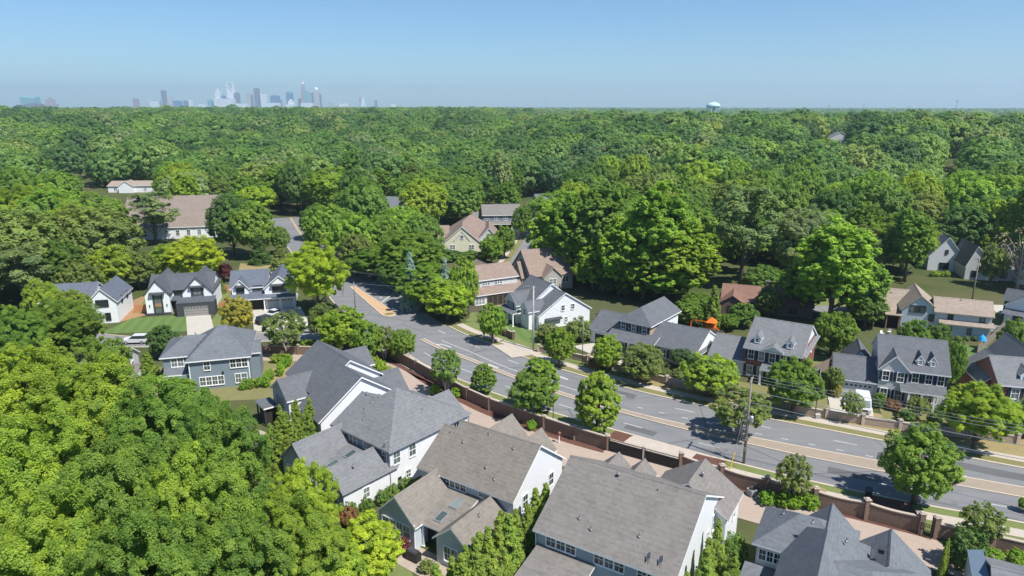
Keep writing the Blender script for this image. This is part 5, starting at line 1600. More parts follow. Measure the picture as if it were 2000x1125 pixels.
row('shrub', tuple(G(1050, 828))[:2], tuple(G(1036, 838))[:2], 2, 1.7, 1.6, 'box', '# round shrub behind the tan garage gable', 'round shrubs on the lane')
row('shrub', tuple(G(1500, 985))[:2], tuple(G(1580, 992))[:2], 4, 2.0, 1.8, 'box', '# round shrub inside the wall by the blue grey house', 'round shrubs by the right wall')
row('shrub', tuple(G(1938, 1095))[:2], tuple(G(1978, 1100))[:2], 2, 1.9, 1.7, 'box', '# round shrub at the wall in the right corner', 'round shrubs by the right wall')
row('cypress', tuple(G(1838, 1128))[:2], tuple(G(1843, 1122))[:2], 2, .8, 3.6, 'cone', '# thin upright cypress beside the corner house', 'thin cypresses', .1)
row('hedge', WP(Od, -32, 16.2, 12.2), WP(Od, -32, 16.8, 8.2), 3, 2.6, 3.6, 'mid', '# dark laurel right of the white taupe house gable', 'dark laurels', .3)
row('hedge', (-29.5, 92.0), (-31.0, 89.0), 3, 2.0, 2.0, 'dark', '# dark shrub beside the flat porch roof', 'shrubs by the flat porch', .3)
row('shrub', WP(Oc, -34, -8.4, -7.3), WP(Oc, -34, -8.4, -7.2), 1, 1.8, 1.9, 'purple', '# purple maple shrub at the patio corner', None, .1)
row('shrub', WP(Oc, -34, -4.6, -8.2), WP(Oc, -34, -4.4, -8.2), 1, 1.8, 1.4, 'olive', '# olive mound at the small gable of the tan house', None, .1)
row('shrub', tuple(G(1870, 665))[:2], tuple(G(1906, 666))[:2], 3, 1.4, 1.1, 'olive', '# low shrub under the pale modern house', 'low shrubs by the modern house', .1)
row('shrub', tuple(G(1822, 540))[:2], tuple(G(1848, 540))[:2], 4, 1.8, 1.5, 'lime', '# lime shrub at the white cottage front', 'lime shrubs by the cottage', .1)
row('hedge', (22, 112), (30, 106.5), 5, 2.2, 1.8, 'olive', '# low hedge shrub behind the pale wall, brick house', 'hedge behind the pale wall', .6)
row('hedge', (58.5, 92), (68, 87.5), 5, 2.4, 2.0, 'mid', '# hedge shrub behind the pale wall, right end', 'hedge behind the pale wall', .6)
row('maple', tuple(G(1150, 560))[:2], tuple(G(1215, 585))[:2], 4, 6, 7, 'dark', '# dark understorey tree beneath the middle tall clump', 'understorey of the middle wood', 1.5)

row('maple', (176, 374), (200, 424), 7, 8.5, 5.0, 'mid', '# low tree below the lone white house in the right woods', 'low trees before the lone house', 5)
# clearings that must stay open to the view
HOUSES = [(o.location.x, o.location.y) for o in COL.objects if o.get('category') in ('house', 'hall', 'garage')]
def near_line(pl, x, y, d): return any((p.x - x) ** 2 + (p.y - y) ** 2 < d * d for p in pl[::3])
WEDGE = [(1590, 1650, 400, 520), (1832, 1882, 330, 470), (205, 275, 262, 420), (100, 155, 330, 470), (190, 225, 470, 520), (730, 770, 215, 300), (1046, 1056, 240, 330), (530, 605, 200, 300), (235, 430, 150, 275), (925, 1012, 200, 262), (855, 965, 180, 240), (1005, 1045, 170, 250),
         (1890, 2010, 140, 215), (1815, 1880, 150, 190)]
def blocked(x, y):
    r = hypot(x, y)
    px = PX(x, y, 0)[0]
    for a, b, r0, r1 in WEDGE:
        if a - 8 < px < b + 8 and r0 < r < r1: return True
        if r0 > 235 and a - 26 < px < b + 26 and r0 < r < r1: return True
    for hx, hy in HOUSES:
        if (hx - x) ** 2 + (hy - y) ** 2 < 144: return True
    for cx, cy_, cr in CLEAR:
        if (cx - x) ** 2 + (cy_ - y) ** 2 < (cr + 3) ** 2: return True
    if r < 300 and (near_line(NEAR, x, y, 8) or near_line(FAR, x, y, 7) or near_line(RS, x, y, 6) or near_line(RS2, x, y, 6)): return True
    return False
cand = []
rr = random.Random(21)
step = 16.2
for i in range(-34, 35):
    for j in range(0, 36):
        x, y = i * step + (j % 2) * step / 2 + rr.uniform(-3.6, 3.6), 100 + j * step * .88 + rr.uniform(-3.6, 3.6)
        r = hypot(x, y)
        if r > 620 or abs(x) > y * .80 + 12: continue
        px, py = PX(x, y, 0)
        limit = 170 if px < 228 else 262 if px < 610 else (215 if px < 1100 else 178)
        if 1100 <= px < 1330: limit = 150
        if px > 1640: limit = 196
        if r < limit or blocked(x, y): continue
        if any((q[0] - x) ** 2 + (q[1] - y) ** 2 < 49 for q in PLANTED): continue
        cand.append((r, x, y))
cand.sort()
NTREE = sum(1 for o in COL.objects if o.get('category') in ('tree', 'pine') and o.parent is None)
IND = cand[:max(0, 296 - NTREE)]
REST = cand[len(IND):]
sets = {}
for r, x, y in IND:
    px = PX(x, y, 12)[0]
    tone = rr.choices(['leaf', 'mid', 'dark', 'bright', 'lime2', 'olive', 'pale', 'lime'], [26, 24, 16, 10, 8, 7, 4, 5])[0]
    side = 'below the two lone office blocks' if px < 230 else 'below the left city towers' if px < 480 else 'below the central city towers' if px < 720 else 'above the cream gabled house' if px < 980 else \
        'behind the middle tall clump' if px < 1290 else 'under the blue water tower' if px < 1500 else 'behind the tall colonial poplars' if px < 1730 else 'in the far right woods'
    sets.setdefault((tone, side), []).append((px, r, x, y))
ORD = ['first', 'second', 'third', 'fourth', 'fifth', 'sixth', 'seventh', 'eighth', 'ninth', 'tenth', 'eleventh', 'twelfth', 'thirteenth', 'fourteenth', 'fifteenth', 'sixteenth']
for (tone, side), L in sets.items():
    L.sort()
    for k, (px, r, x, y) in enumerate(L):
        kind = 'pine' if (tone in ('olive', 'dark') and rr.random() < .22) else 'poplar' if rr.random() < .2 else 'forest'
        w = rr.uniform(14, 24) if kind == 'forest' else rr.uniform(10, 13)
        hh = rr.uniform(11, 24) * (1.12 if kind == 'poplar' else 1)
        lab = '%s woodland tree %s' % (TWORD[tone], side) + (', %s of them from left' % ORD[min(k, 15)] if len(L) > 1 else '')
        plant(kind, x, y, w, hh, tone, lab, 'woodland trees beyond the houses')

# the rest of the woods, to the horizon: one uncountable mass
wc = bpy.data.collections.new('woods_parts')
for i in range(5):
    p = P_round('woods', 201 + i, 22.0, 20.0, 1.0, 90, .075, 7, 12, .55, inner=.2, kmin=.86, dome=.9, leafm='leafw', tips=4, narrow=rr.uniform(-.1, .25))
    wc.objects.link(bpy.data.objects.new('woods_part_a', p['crown']))
wf = bpy.data.collections.new('woods_far_parts')
for i in range(4):
    p = P_round('woods_far', 221 + i, 24.0, 19.0, 1.0, 44, .10, 5, 6, 1.3, inner=.1, kmin=.86, dome=.9, leafm='leafw', tips=2)
    wf.objects.link(bpy.data.objects.new('woods_part_b', p['crown']))
def woods(name, pts, coll, label):
    me = bpy.data.meshes.new(name)
    me.from_pydata([p[:3] for p in pts], [], [])
    for nm, k in (('sc', 3), ('rot', 4)):
        at = me.attributes.new(nm, 'FLOAT', 'POINT'); at.data.foreach_set('value', [p[k] for p in pts])
    o = link(name, me)
    tag(o, label, 'woods', kind='stuff')
    ng = bpy.data.node_groups.new(name, 'GeometryNodeTree')
    ng.interface.new_socket('Geometry', in_out='INPUT', socket_type='NodeSocketGeometry')
    ng.interface.new_socket('Geometry', in_out='OUTPUT', socket_type='NodeSocketGeometry')
    N, Lk = ng.nodes.new, ng.links.new
    gi, go = N('NodeGroupInput'), N('NodeGroupOutput')
    ci = N('GeometryNodeCollectionInfo'); ci.inputs['Collection'].default_value = coll
    ci.inputs['Separate Children'].default_value = True; ci.inputs['Reset Children'].default_value = True
    ip = N('GeometryNodeInstanceOnPoints'); ip.inputs['Pick Instance'].default_value = True
    rv = N('FunctionNodeRandomValue'); rv.data_type = 'INT'; rv.inputs[4].default_value = 0; rv.inputs[5].default_value = len(coll.objects) - 1
    a1 = N('GeometryNodeInputNamedAttribute'); a1.data_type = 'FLOAT'; a1.inputs['Name'].default_value = 'sc'
    a2 = N('GeometryNodeInputNamedAttribute'); a2.data_type = 'FLOAT'; a2.inputs['Name'].default_value = 'rot'
    cx = N('ShaderNodeCombineXYZ')
    Lk(gi.outputs[0], ip.inputs['Points']); Lk(ci.outputs[0], ip.inputs['Instance']); Lk(rv.outputs[2], ip.inputs['Instance Index'])
    Lk(a2.outputs[0], cx.inputs[2]); Lk(cx.outputs[0], ip.inputs['Rotation']); Lk(a1.outputs[0], ip.inputs['Scale']); Lk(ip.outputs[0], go.inputs[0])
    md = o.modifiers.new('scatter', 'NODES'); md.node_group = ng
    return o
pts = [(x, y, hgt(x, y) - .3, rr.uniform(.72, 1.25), rr.uniform(0, 6.28)) for r, x, y in REST]
grid = {}
tries = 0
while len(pts) < 5200 and tries < 60000:
    tries += 1
    r = 300 * (1500 / 300) ** rr.random()
    if rr.random() > (r / 1500) ** .75: continue
    a = radians(rr.uniform(-39.5, 39.5))
    x, y = r * sin(a), r * cos(a)
    if r < 615 or blocked(x, y): continue
    gx, gy = int(x // 16), int(y // 16)
    if any((q[0] - x) ** 2 + (q[1] - y) ** 2 < 240 for a_ in (-1, 0, 1) for b_ in (-1, 0, 1) for q in grid.get((gx + a_, gy + b_), ())): continue
    grid.setdefault((gx, gy), []).append((x, y))
    pts.append((x, y, hgt(x, y) - .5, rr.uniform(.55, 1.0) ** .8 * rr.choice((1.0, 1.2, 1.45)), rr.uniform(0, 6.28)))
woods('woods', pts, wc, 'dense green deciduous woods covering the land behind the houses')
pts = []
while len(pts) < 16000:
    r = 1450 * (7200 / 1450) ** (rr.random())
    a = radians(rr.uniform(-39.5, 39.5))
    x, y = r * sin(a), r * cos(a)
    pts.append((x, y, hgt(x, y) - .5, rr.uniform(.7, 1.15), rr.uniform(0, 6.28)))
woods('distant_woods', pts, wf, 'hazy blue green woods stretching to the horizon under the city skyline')
# ------------------------------------------------------------------ walls, fences, gates
def v2(p): return Vector((p[0], p[1]))
def sub_line(pl, a, b):
    """piece of a polyline between the points nearest a and b"""
    i = min(range(len(pl)), key=lambda k: (pl[k] - v2(a)).length)
    j = min(range(len(pl)), key=lambda k: (pl[k] - v2(b)).length)
    return pl[min(i, j):max(i, j) + 1]
def along(pl, step):
    L = sum((b - a).length for a, b in zip(pl, pl[1:]))
    return resample(pl, max(2, int(round(L / step)) + 1))
def brick_wall(label, pl, h, th, step, mat, cap, ph, pw, group=None, dip=0.0):
    p0 = pl[0]
    root = thing('brick_wall', label, 'wall', (p0.x, p0.y, 0), 0, group)
    st = along(pl, step)
    for a, b in zip(st, st[1:]):
        d = (b - a); L = d.length; d.normalize(); n = Vector((-d.y, d.x))
        a2, b2 = a + d * (pw / 2 - .02), b - d * (pw / 2 - .02)
        mb = MB()
        K = 6 if dip else 1
        for k in range(K):
            u0, u1 = k / K, (k + 1) / K
            q0, q1 = a2.lerp(b2, u0) - p0, a2.lerp(b2, u1) - p0
            z0, z1 = h - dip * 4 * u0 * (1 - u0), h - dip * 4 * u1 * (1 - u1)
            c = [q0 - n * th / 2, q1 - n * th / 2, q1 + n * th / 2, q0 + n * th / 2]
            z = [z0, z1, z1, z0]
            for i in range(4):
                j = (i + 1) % 4
                mb.poly([(c[i].x, c[i].y, -.2), (c[j].x, c[j].y, -.2), (c[j].x, c[j].y, z[j]), (c[i].x, c[i].y, z[i])])
            e = [q0 - n * (th / 2 + .05), q1 - n * (th / 2 + .05), q1 + n * (th / 2 + .05), q0 + n * (th / 2 + .05)]
            mb.slab([(e[i].x, e[i].y, z[i] + .09) for i in range(4)], .12, 1, 1)
        mb.build('wall_panel', [M[mat], M[cap]], root)
    for a in st:
        q = a - p0
        mb = MB(); r = pw / 2
        mb.box(q.x - r, q.x + r, q.y - r, q.y + r, -.2, ph, 0)
        mb.box(q.x - r - .06, q.x + r + .06, q.y - r - .06, q.y + r + .06, ph, ph + .1, 1)
        mb.box(q.x - r + .08, q.x + r - .08, q.y - r + .08, q.y + r - .08, ph + .1, ph + .2, 1)
        mb.build('pier', [M[mat], M[cap]], root)
    return root
GATE0, GATE1 = v2(G(1184, 880)), v2(G(1332, 921))
brick_wall('long brown brick wall with piers beside the lane, left of the iron gate', sub_line(WALL, (-23.5, 119.6), GATE0), 1.95, .25, 5.2, 'brick_wall', 'cap', 2.15, .42, 'brick walls along the lane')
brick_wall('brown brick wall between the iron driveway gate and the small side gate', sub_line(WALL, GATE1, tuple(G(1790, 1047))), 2.05, .3, 5.6, 'brick_wall', 'cap', 2.45, .55, 'brick walls along the lane', .16)
brick_wall('brown brick wall right of the small iron gate, lower right', sub_line(WALL, tuple(G(1822, 1057)), (64, 55)), 1.7, .3, 5.5, 'brick_wall', 'cap', 2.4, .6, 'brick walls along the lane')
brick_wall('short brown brick wall along the side street behind the slate house', smooth([tuple(G(470, 690))[:2], tuple(G(560, 692))[:2], tuple(G(640, 694))[:2]]), 1.6, .25, 5.0, 'brick_wall', 'cap', 1.9, .42)
fw = smooth([tuple(G(1052, 688))[:2], tuple(G(1160, 712))[:2], tuple(G(1290, 748))[:2], tuple(G(1400, 772))[:2], tuple(G(1490, 793))[:2]], 1)
brick_wall('low pale brick wall before the shuttered brick house, across the road', fw, 1.25, .3, 5.2, 'brick_pale', 'cap', 1.5, .5, 'pale walls across the road')
fw2 = smooth([tuple(G(1545, 806))[:2], tuple(G(1650, 824))[:2], tuple(G(1715, 835))[:2], tuple(G(1780, 843))[:2], tuple(G(1985, 868))[:2]], 1)
brick_wall('low pale brick wall with brown piers before the white colonial', fw2, 1.25, .3, 5.0, 'brick_pale', 'cap', 1.6, .5, 'pale walls across the road')
brick_wall('short brick wall at the corner of the farmhouse lawn', [v2(G(975, 652)), v2(G(1003, 664))], 1.5, .25, 3.0, 'brick_wall', 'cap', 1.75, .5)
brick_wall('brick retaining wall at the right frame edge before the brick house', [v2(G(1980, 852)), v2(G(2010, 858))], 1.6, .3, 3.0, 'brick_dark', 'cap', 1.8, .5)

def iron_gate(label, a, b, h, lean_solid=True, group=None):
    d = b - a; L = d.length
    root = thing('iron_gate', label, 'gate', (a.x, a.y, 0), atan2(d.y, d.x), group)
    fr = MB()
    for x in (.05, L - .05): fr.box(x - .05, x + .05, -.04, .04, .1, h)
    for z in (.2, h * .55, h - .35, h - .1): fr.box(.1, L - .1, -.03, .03, z - .035, z + .035)
    if L > 3: fr.slab([(.12, -.02, .3), (.25, -.02, .3), (L - .12, -.02, h - .5), (L - .25, -.02, h - .5)], .06, 0, 0)
    fr.build('gate_frame', M['iron'], root)
    br = MB(); n = int(L / .16)
    for k in range(1, n): br.box(L * k / n - .016, L * k / n + .016, -.014, .014, .2, h + (.12 if k % 2 else .02))
    br.build('gate_bars', M['iron'], root)
    if L > 3:
        pn = MB(); pn.box(.1, L - .1, .018, .03, .2, h - .42); pn.build('gate_panel', M['iron'], root)
    return root
gm = GATE0.lerp(GATE1, .5)
gd = (GATE1 - GATE0).normalized()
iron_gate('left leaf of the wide black iron driveway gate', GATE0 + gd * .35, gm - gd * .12, 1.9, group='driveway gate leaves')
iron_gate('right leaf of the wide black iron driveway gate', gm + gd * .12, GATE1 - gd * .4, 1.9, group='driveway gate leaves')
t = thing('gate_post', 'pale post between the two driveway gate leaves', 'post', (gm.x, gm.y, 0), atan2(gd.y, gd.x))
mb = MB(); mb.box(-.07, .07, -.07, .07, -.1, 2.0); mb.box(-.1, .1, -.1, .1, 2.0, 2.07); mb.build('shaft', M['metal'], t)
iron_gate('small black iron gate between two brick piers, lower right', v2(G(1794, 1047)) , v2(G(1818, 1055)), 1.75)

def fence(label, pts, h, mat, rail=True):
    p0 = v2(pts[0])
    root = thing('fence', label, 'fence', (p0.x, p0.y, hgt(p0.x, p0.y)))
    for a, b in zip(pts, pts[1:]):
        a, b = v2(a) - p0, v2(b) - p0
        d = (b - a); L = d.length; d.normalize(); n = Vector((-d.y, d.x)) * .025
        mb = MB(); K = max(1, int(L / .16))
        for k in range(K):
            q0, q1 = a + d * (L * k / K + .004), a + d * (L * (k + 1) / K - .004)
            hh = h + .05 * ((k * 7) % 3 - 1) * .4
            c = [q0 - n, q1 - n, q1 + n, q0 + n]
            mb.slab([(p.x, p.y, hh) for p in c], hh + .05, 0, 0)
        mb.build('boards', M[mat], root)
        for k in range(int(L / 2.4) + 1):
            q = a + d * min(L, 2.4 * k)
            mb = MB(); mb.box(q.x - .06, q.x + .06, q.y - .06, q.y + .06, -.1, h + .08); mb.build('post', M[mat], root)
    return root
fence('cedar board fence between the two left white houses', [(-84.6, 146.5), (-79.8, 147.6)], 1.8, 'cedar')
fence('long cedar fence behind the left white houses', [(-88, 160), (-78, 162), (-60, 166), (-46, 168)], 1.8, 'cedar')
fence('cedar side fence beside the steep gabled white house', [(-66.2, 148), (-64.5, 157), (-62, 165)], 1.8, 'cedar')
fence('weathered grey fence behind the navy roofed brick house', [(18, 141), (30, 134.5), (40, 129)], 1.8, 'greywood')
fence('grey fence left of the white colonial garage', [(49.5, 104), (50.3, 108.5), (56, 113)], 1.8, 'greywood')
fence('grey board fence on the near side of the brown roofed house', [tuple(G(915, 610))[:2], tuple(G(975, 612))[:2], tuple(G(1005, 602))[:2]], 1.6, 'greywood')
fence('brown fence with gate posts behind the blue umbrella', [tuple(G(1908, 690))[:2], tuple(G(1935, 668))[:2], tuple(G(1962, 640))[:2]], 1.7, 'greywood')
fence('dark fence behind the orange playset', [tuple(G(1365, 655))[:2], tuple(G(1412, 662))[:2]], 1.7, 'greywood')

# ------------------------------------------------------------------ poles and wires
def pole(label, x, y, h, r, mat, arm=0, trans=False, lamp=None, arm_rz=0.0, guy=None, group='poles beside the roads', name='utility_pole', crown_z=0.0):
    root = thing(name, label, 'pole', (x, y, hgt(x, y)), 0, group)
    mb = MB(); mb.tube([(0, 0, -.4), (0, 0, h * .5), (0, 0, h)], [r, r * .85, r * .65], 9); mb.build('shaft', M[mat], root, True)
    A = Vector((cos(arm_rz), sin(arm_rz), 0))
    if arm:
        mb = MB()
        c = Vector((0, 0, h - .35))
        a, b = c - A * arm, c + A * arm
        n = Vector((-A.y, A.x, 0)) * .06
        mb.slab([tuple(a - n + Vector((0, 0, .07))), tuple(b - n + Vector((0, 0, .07))), tuple(b + n + Vector((0, 0, .07))), tuple(a + n + Vector((0, 0, .07)))], .14, 0, 0)
        mb.build('crossarm', M['polewood'], root)
        for s in (-1, 0, 1):
            p = c + A * arm * .9 * s
            mi = MB(); mi.lathe([(.03, 0), (.06, .05), (.05, .14), (.07, .18), (.02, .26)], 8); mi.build('insulator', M['metal'], root, True, (p.x, p.y, p.z + .07))
    if trans:
        mb = MB(); mb.lathe([(.02, 0), (.26, .02), (.28, .1), (.28, .75), (.24, .85), (.02, .9)], 14); mb.tube([(.12, 0, .85), (.12, 0, 1.1)], .03, 6); mb.box(-.45, -.2, -.05, .05, .25, .6)
        o = mb.build('transformer', M['metal'], root, True, (.42, -.1, h * .49))
        for z, w in ((h * .28, .2), (h * .16, .16)):
            mb = MB(); mb.box(-w, w, -.3, -.1, z, z + .45); mb.build('pole_box', M['steel'], root)
        mb = MB(); mb.tube([(.14, -.1, 0), (.12, -.1, h * .5)], .04, 5); mb.build('conduit', M['steel'], root)
    if guy:
        for gx, gy, top in guy:
            mb = MB(); mb.tube([(0, 0, top), (gx, gy, .05)], .022, 4); g = mb.build('guy_wire', M['metal'], root)
            f0, f1 = Vector((gx, gy, .05)), Vector((0, 0, top))
            if (gx, gy, top) == guy[0]:
                mb = MB(); mb.tube([f0, f0.lerp(f1, .22)], .07, 6); mb.build('guy_guard', M['yellow'], g)
    if lamp:
        dx, dy = lamp
        mb = MB(); mb.tube([(0, 0, h - .1), (dx * .5, dy * .5, h + .25), (dx, dy, h + .25)], .045, 6); mb.build('lamp_arm', M['steel'], root)
        mb = MB(); mb.box(dx - .35, dx + .12, dy - .14, dy + .14, h + .15, h + .3); mb.build('lamp_head', M['steel'], root)
    return root
P1 = G(1452, 905)
gg = G(1426, 918) - P1
pole('tall wooden utility pole with grey transformer and yellow guy guard', P1.x, P1.y, 12.0, .17, 'polewood', 1.1, True, arm_rz=radians(60), guy=[(gg.x, gg.y, 10.6), (gg.x + .5, gg.y + .3, 8.8), (gg.x + 1.0, gg.y + .7, 7.2)])
P2 = G(1041, 684)
pole('tall grey pole with pale equipment before the white farmhouse', P2.x, P2.y, 12.6, .20, 'concrete', .9, arm_rz=radians(60), trans=False, lamp=(-1.6, -1.2))
P3 = G(1137, 713)
pole('thin grey street pole in the bed left of the brick house', P3.x, P3.y, 8.6, .09, 'steel', lamp=(-.9, -1.6), name='street_lamp')
P4 = G(636, 598)
pole('pale concrete pole in front of the yellow green tree', P4.x, P4.y, 9.5, .17, 'concrete')
P5 = G(694, 605)
pole('dark slender pole beside the far turn island', P5.x, P5.y, 6.5, .12, 'steel')
P6 = G(1591, 818)
pole('slim grey pole at the pale wall by the red brick house', P6.x, P6.y, 8.0, .08, 'steel', lamp=(-1.0, -1.2), name='street_lamp')
P7 = G(916, 622)
pole('slim pole beside the brown roofed house', P7.x, P7.y, 7.5, .08, 'steel')
P8 = G(1898, 588)
pole('wooden pole on the street by the cream house', P8.x, P8.y, 10.5, .17, 'polewood', .8, arm_rz=radians(-30))
P9 = G(1080, 828)
pole('short black lamp post outside the wall under the crape myrtle', P9.x, P9.y, 4.2, .06, 'iron', lamp=(.01, .01), name='street_lamp')
PR = Vector((72, 57.5, 0))
pole('wooden utility pole beyond the right frame edge', PR.x, PR.y, 12.0, .17, 'polewood', 1.1, arm_rz=radians(60))
PL = G(700, 570) + Vector((-7, 6, 0))

def wire(label, a, b, sag, r=.024, group='overhead wires'):
    a, b = Vector(a), Vector(b)
    n = 24
    mb = MB(); mb.tube([tuple(a.lerp(b, k / n) - a - Vector((0, 0, sag * 4 * (k / n) * (1 - k / n)))) for k in range(n + 1)], r, 4)
    o = mb.build('power_line', M['metal'], loc=a)
    tag(o, label, 'wire', group)
A60 = Vector((cos(radians(60)), sin(radians(60)), 0))
up = Vector((0, 0, 1))
for s, nm in ((-1, 'near'), (0, 'middle'), (1, 'far')):
    wire('%s top wire from the transformer pole to the right edge' % nm, P1 + A60 * s + up * 11.95, PR + A60 * s + up * 11.95, .5)
    wire('%s top wire from the transformer pole across to the grey pole' % nm, P1 + A60 * s + up * 11.95, P2 + A60 * s * .8 + up * 12.5, .7, .011)
    wire('%s wire from the farmhouse pole to the far island' % nm, P2 + A60 * s * .8 + up * 12.5, P4 + A60 * s * .5 + up * (9.4 - .1 * s), .8, .011)
for z, nm in ((10.2, 'upper'), (8.6, 'lower')):
    wire('%s thick communication cable from transformer pole to the right edge' % nm, P1 + up * z, PR + up * z, .6, .04)
    wire('%s communication cable from transformer pole to the grey pole' % nm, P1 + up * z, P2 + up * (z + .2), .8, .013)
wire('low cable crossing the junction from the slim pole', P7 + up * 7.3, P5 + up * 6.3, .5)

# ------------------------------------------------------------------ vehicles
M['car_white'] = m_plain('car_paint_white', (.58, .58, .60), .25, .6, var=.02)
M['car_black'] = m_plain('car_paint_black', (.02, .022, .028), .2, .7, var=.05)
M['tyre'] = m_plain('tyre_rubber', (.02, .02, .02), .8)
M['lampred'] = m_plain('tail_lamp', (.35, .02, .02), .3, .6)
M['lampw'] = m_plain('head_lamp', (.7, .72, .75), .15, .7)
def car(label, x, y, rz, paint, prof, cab, L, W, van=False, name='parked_car', cat='car', group=None):
    """prof: (x, z) body outline; cab: four (x, z) points of the glasshouse"""
    root = thing(name, label, cat, (x, y, .02), rz, group)
    def loft(mb, pts, w0, w1, zmid, m=0):
        n = len(pts)
        wd = [w1 if z > zmid else w0 for _, z in pts]
        b = len(mb.v)
        for sgn in (-1, 1):
            for (px, pz), w in zip(pts, wd): mb.v.append((px, sgn * w / 2, pz))
        mb.f.append([b + i for i in range(n)]); mb.m.append(m); mb.f.append([b + n + i for i in reversed(range(n))]); mb.m.append(m)
        for i in range(n):
            j = (i + 1) % n
            mb.f.append([b + i, b + n + i, b + n + j, b + j]); mb.m.append(m)
    mb = MB(); loft(mb, prof, W, W - .06, 9); body = mb.build('body', M[paint], root)
    bm = bmesh.new(); bm.from_mesh(body.data); bmesh.ops.recalc_face_normals(bm, faces=bm.faces); bmesh.ops.bevel(bm, geom=bm.edges[:], offset=.06, segments=2, affect='EDGES'); bm.to_mesh(body.data); bm.free()
    zc = max(z for _, z in cab)
    mb = MB(); loft(mb, cab, W - .12, W - .42, zc - .02); mb.build('window', M['glass'], root)
    top = [p for p in cab if p[1] > zc - .05]
    mb = MB(); mb.slab([(min(p[0] for p in top) - .05, -W / 2 + .2, zc + .05), (max(p[0] for p in top) + .05, -W / 2 + .2, zc + .05), (max(p[0] for p in top) + .05, W / 2 - .2, zc + .05), (min(p[0] for p in top) - .05, W / 2 - .2, zc + .05)], .07, 0, 0); mb.build('car_roof', M[paint], root)
    for sx in (-L * .30, L * .31):
        for sy in (-1, 1):
            mb = MB(); y0 = sy * (W / 2 - .10)
            mb.tube([(0, -.11, 0), (0, .11, 0)], .34, 16); w = mb.build('wheel', M['tyre'], root, loc=(sx, y0, .34))
            mr = MB(); mr.tube([(0, -.02, 0), (0, .02, 0)], .21, 12); mr.build('rim', M['metal'], w, loc=(0, sy * .115, 0))
    for sx, m_, nm in ((-L / 2 - .005, 'lampred', 'taillight'), (L / 2 + .005, 'lampw', 'headlight')):
        for sy in (-1, 1):
            mb = MB(); mb.box(sx - .03, sx + .03, sy * (W / 2 - .3) - .16, sy * (W / 2 - .3) + .16, .72, .92); mb.build(nm, M[m_], root)
    return root
SUVP = [(-2.35, .35), (-2.38, .95), (-2.25, 1.08), (.75, 1.10), (2.15, .98), (2.34, .75), (2.32, .35)]
SUVC = [(-2.2, 1.08), (-1.95, 1.66), (.25, 1.68), (1.0, 1.10)]
SEDP = [(-2.3, .35), (-2.32, .85), (-2.2, .98), (-1.4, 1.0), (.9, .98), (2.1, .86), (2.3, .65), (2.28, .35)]
SEDC = [(-1.75, 1.0), (-.95, 1.42), (.25, 1.42), (1.1, .98)]
VANP = [(-2.5, .35), (-2.52, 1.9), (-2.4, 2.15), (1.0, 2.15), (1.55, 1.95), (2.35, 1.15), (2.55, .95), (2.55, .35)]
p = G(266, 670); car('white parked sport utility car behind the small grey garage', p.x, p.y, radians(186), 'car_white', SUVP, SUVC, 4.7, 1.9)
p = G(522, 630); car('black car parked on the pale driveway', p.x, p.y, radians(55), 'car_black', SUVP, SUVC, 4.7, 1.9)
p = G(539, 616); car('white car parked by the double garage, behind the black car', p.x, p.y, radians(62), 'car_white', SEDP, SEDC, 4.6, 1.85)
p = G(598, 648); car('white car on the side street half hidden by trees', p.x, p.y, radians(175), 'car_white', SEDP, SEDC, 4.6, 1.85)
p = G(1683, 798); v = car('white delivery van parked before the white colonial garage', p.x, p.y, radians(-112), 'car_white', VANP, [(-2.3, 2.0), (-2.2, 2.12), (.9, 2.12), (1.0, 2.0)], 5.1, 2.0, name='parked_van', cat='van')
mb = MB(); mb.slab([(1.60, -.80, 2.0), (2.36, -.86, 1.24), (2.36, .86, 1.24), (1.60, .80, 2.0)], .05, 0, 0); mb.build('windscreen', M['glass'], v)
for sy in (-1, 1):
    mb = MB(); mb.box(.75, 1.65, sy * 1.0 - .02, sy * 1.0 + .02, 1.3, 1.85); mb.build('window', M['glass'], v)
mb = MB(); mb.box(2.54, 2.58, -.6, .6, .62, .85); mb.build('grille', M['iron'], v)

# ------------------------------------------------------------------ yard things
p = G(1388, 652)
t = thing('playset', 'orange plastic climbing playset with peaked roof and slide', 'playset', (p.x, p.y, 0), radians(-30))
for sx in (-.7, .7):
    for sy in (-.7, .7):
        mb = MB(); mb.box(sx - .08, sx + .08, sy - .08, sy + .08, 0, 2.6); mb.build('post', M['orange'], t)
mb = MB(); mb.box(-.8, .8, -.8, .8, 1.2, 1.32); mb.box(-.8, .8, -.84, -.76, 1.3, 2.0); mb.box(.76, .84, -.8, .8, 1.3, 2.0); mb.box(-.84, -.76, -.8, .8, 1.3, 2.0); mb.build('deck', M['orange'], t)
mb = MB(); [mb.poly([(a, b, 2.55), (c, d, 2.55), (0, 0, 3.6)]) for (a, b), (c, d) in (((-1, -1), (1, -1)), ((1, -1), (1, 1)), ((1, 1), (-1, 1)), ((-1, 1), (-1, -1)))]; mb.build('roof', M['orange'], t)
mb = MB(); mb.slab([(.8, -.35, 1.35), (3.2, -.35, .25), (3.2, .35, .25), (.8, .35, 1.35)], .1, 0, 0); mb.slab([(.8, -.42, 1.6), (3.2, -.42, .5), (3.2, -.34, .5), (.8, -.34, 1.6)], .3, 0, 0); mb.build('slide', M['orange'], t)
mb = MB(); mb.box(-4.2, -.8, -.06, .06, 2.3, 2.45); mb.tube([(-4.1, -.8, 0), (-4.1, 0, 2.4)], .06, 6); mb.tube([(-4.1, .8, 0), (-4.1, 0, 2.4)], .06, 6); mb.build('swing_beam', M['orange'], t)
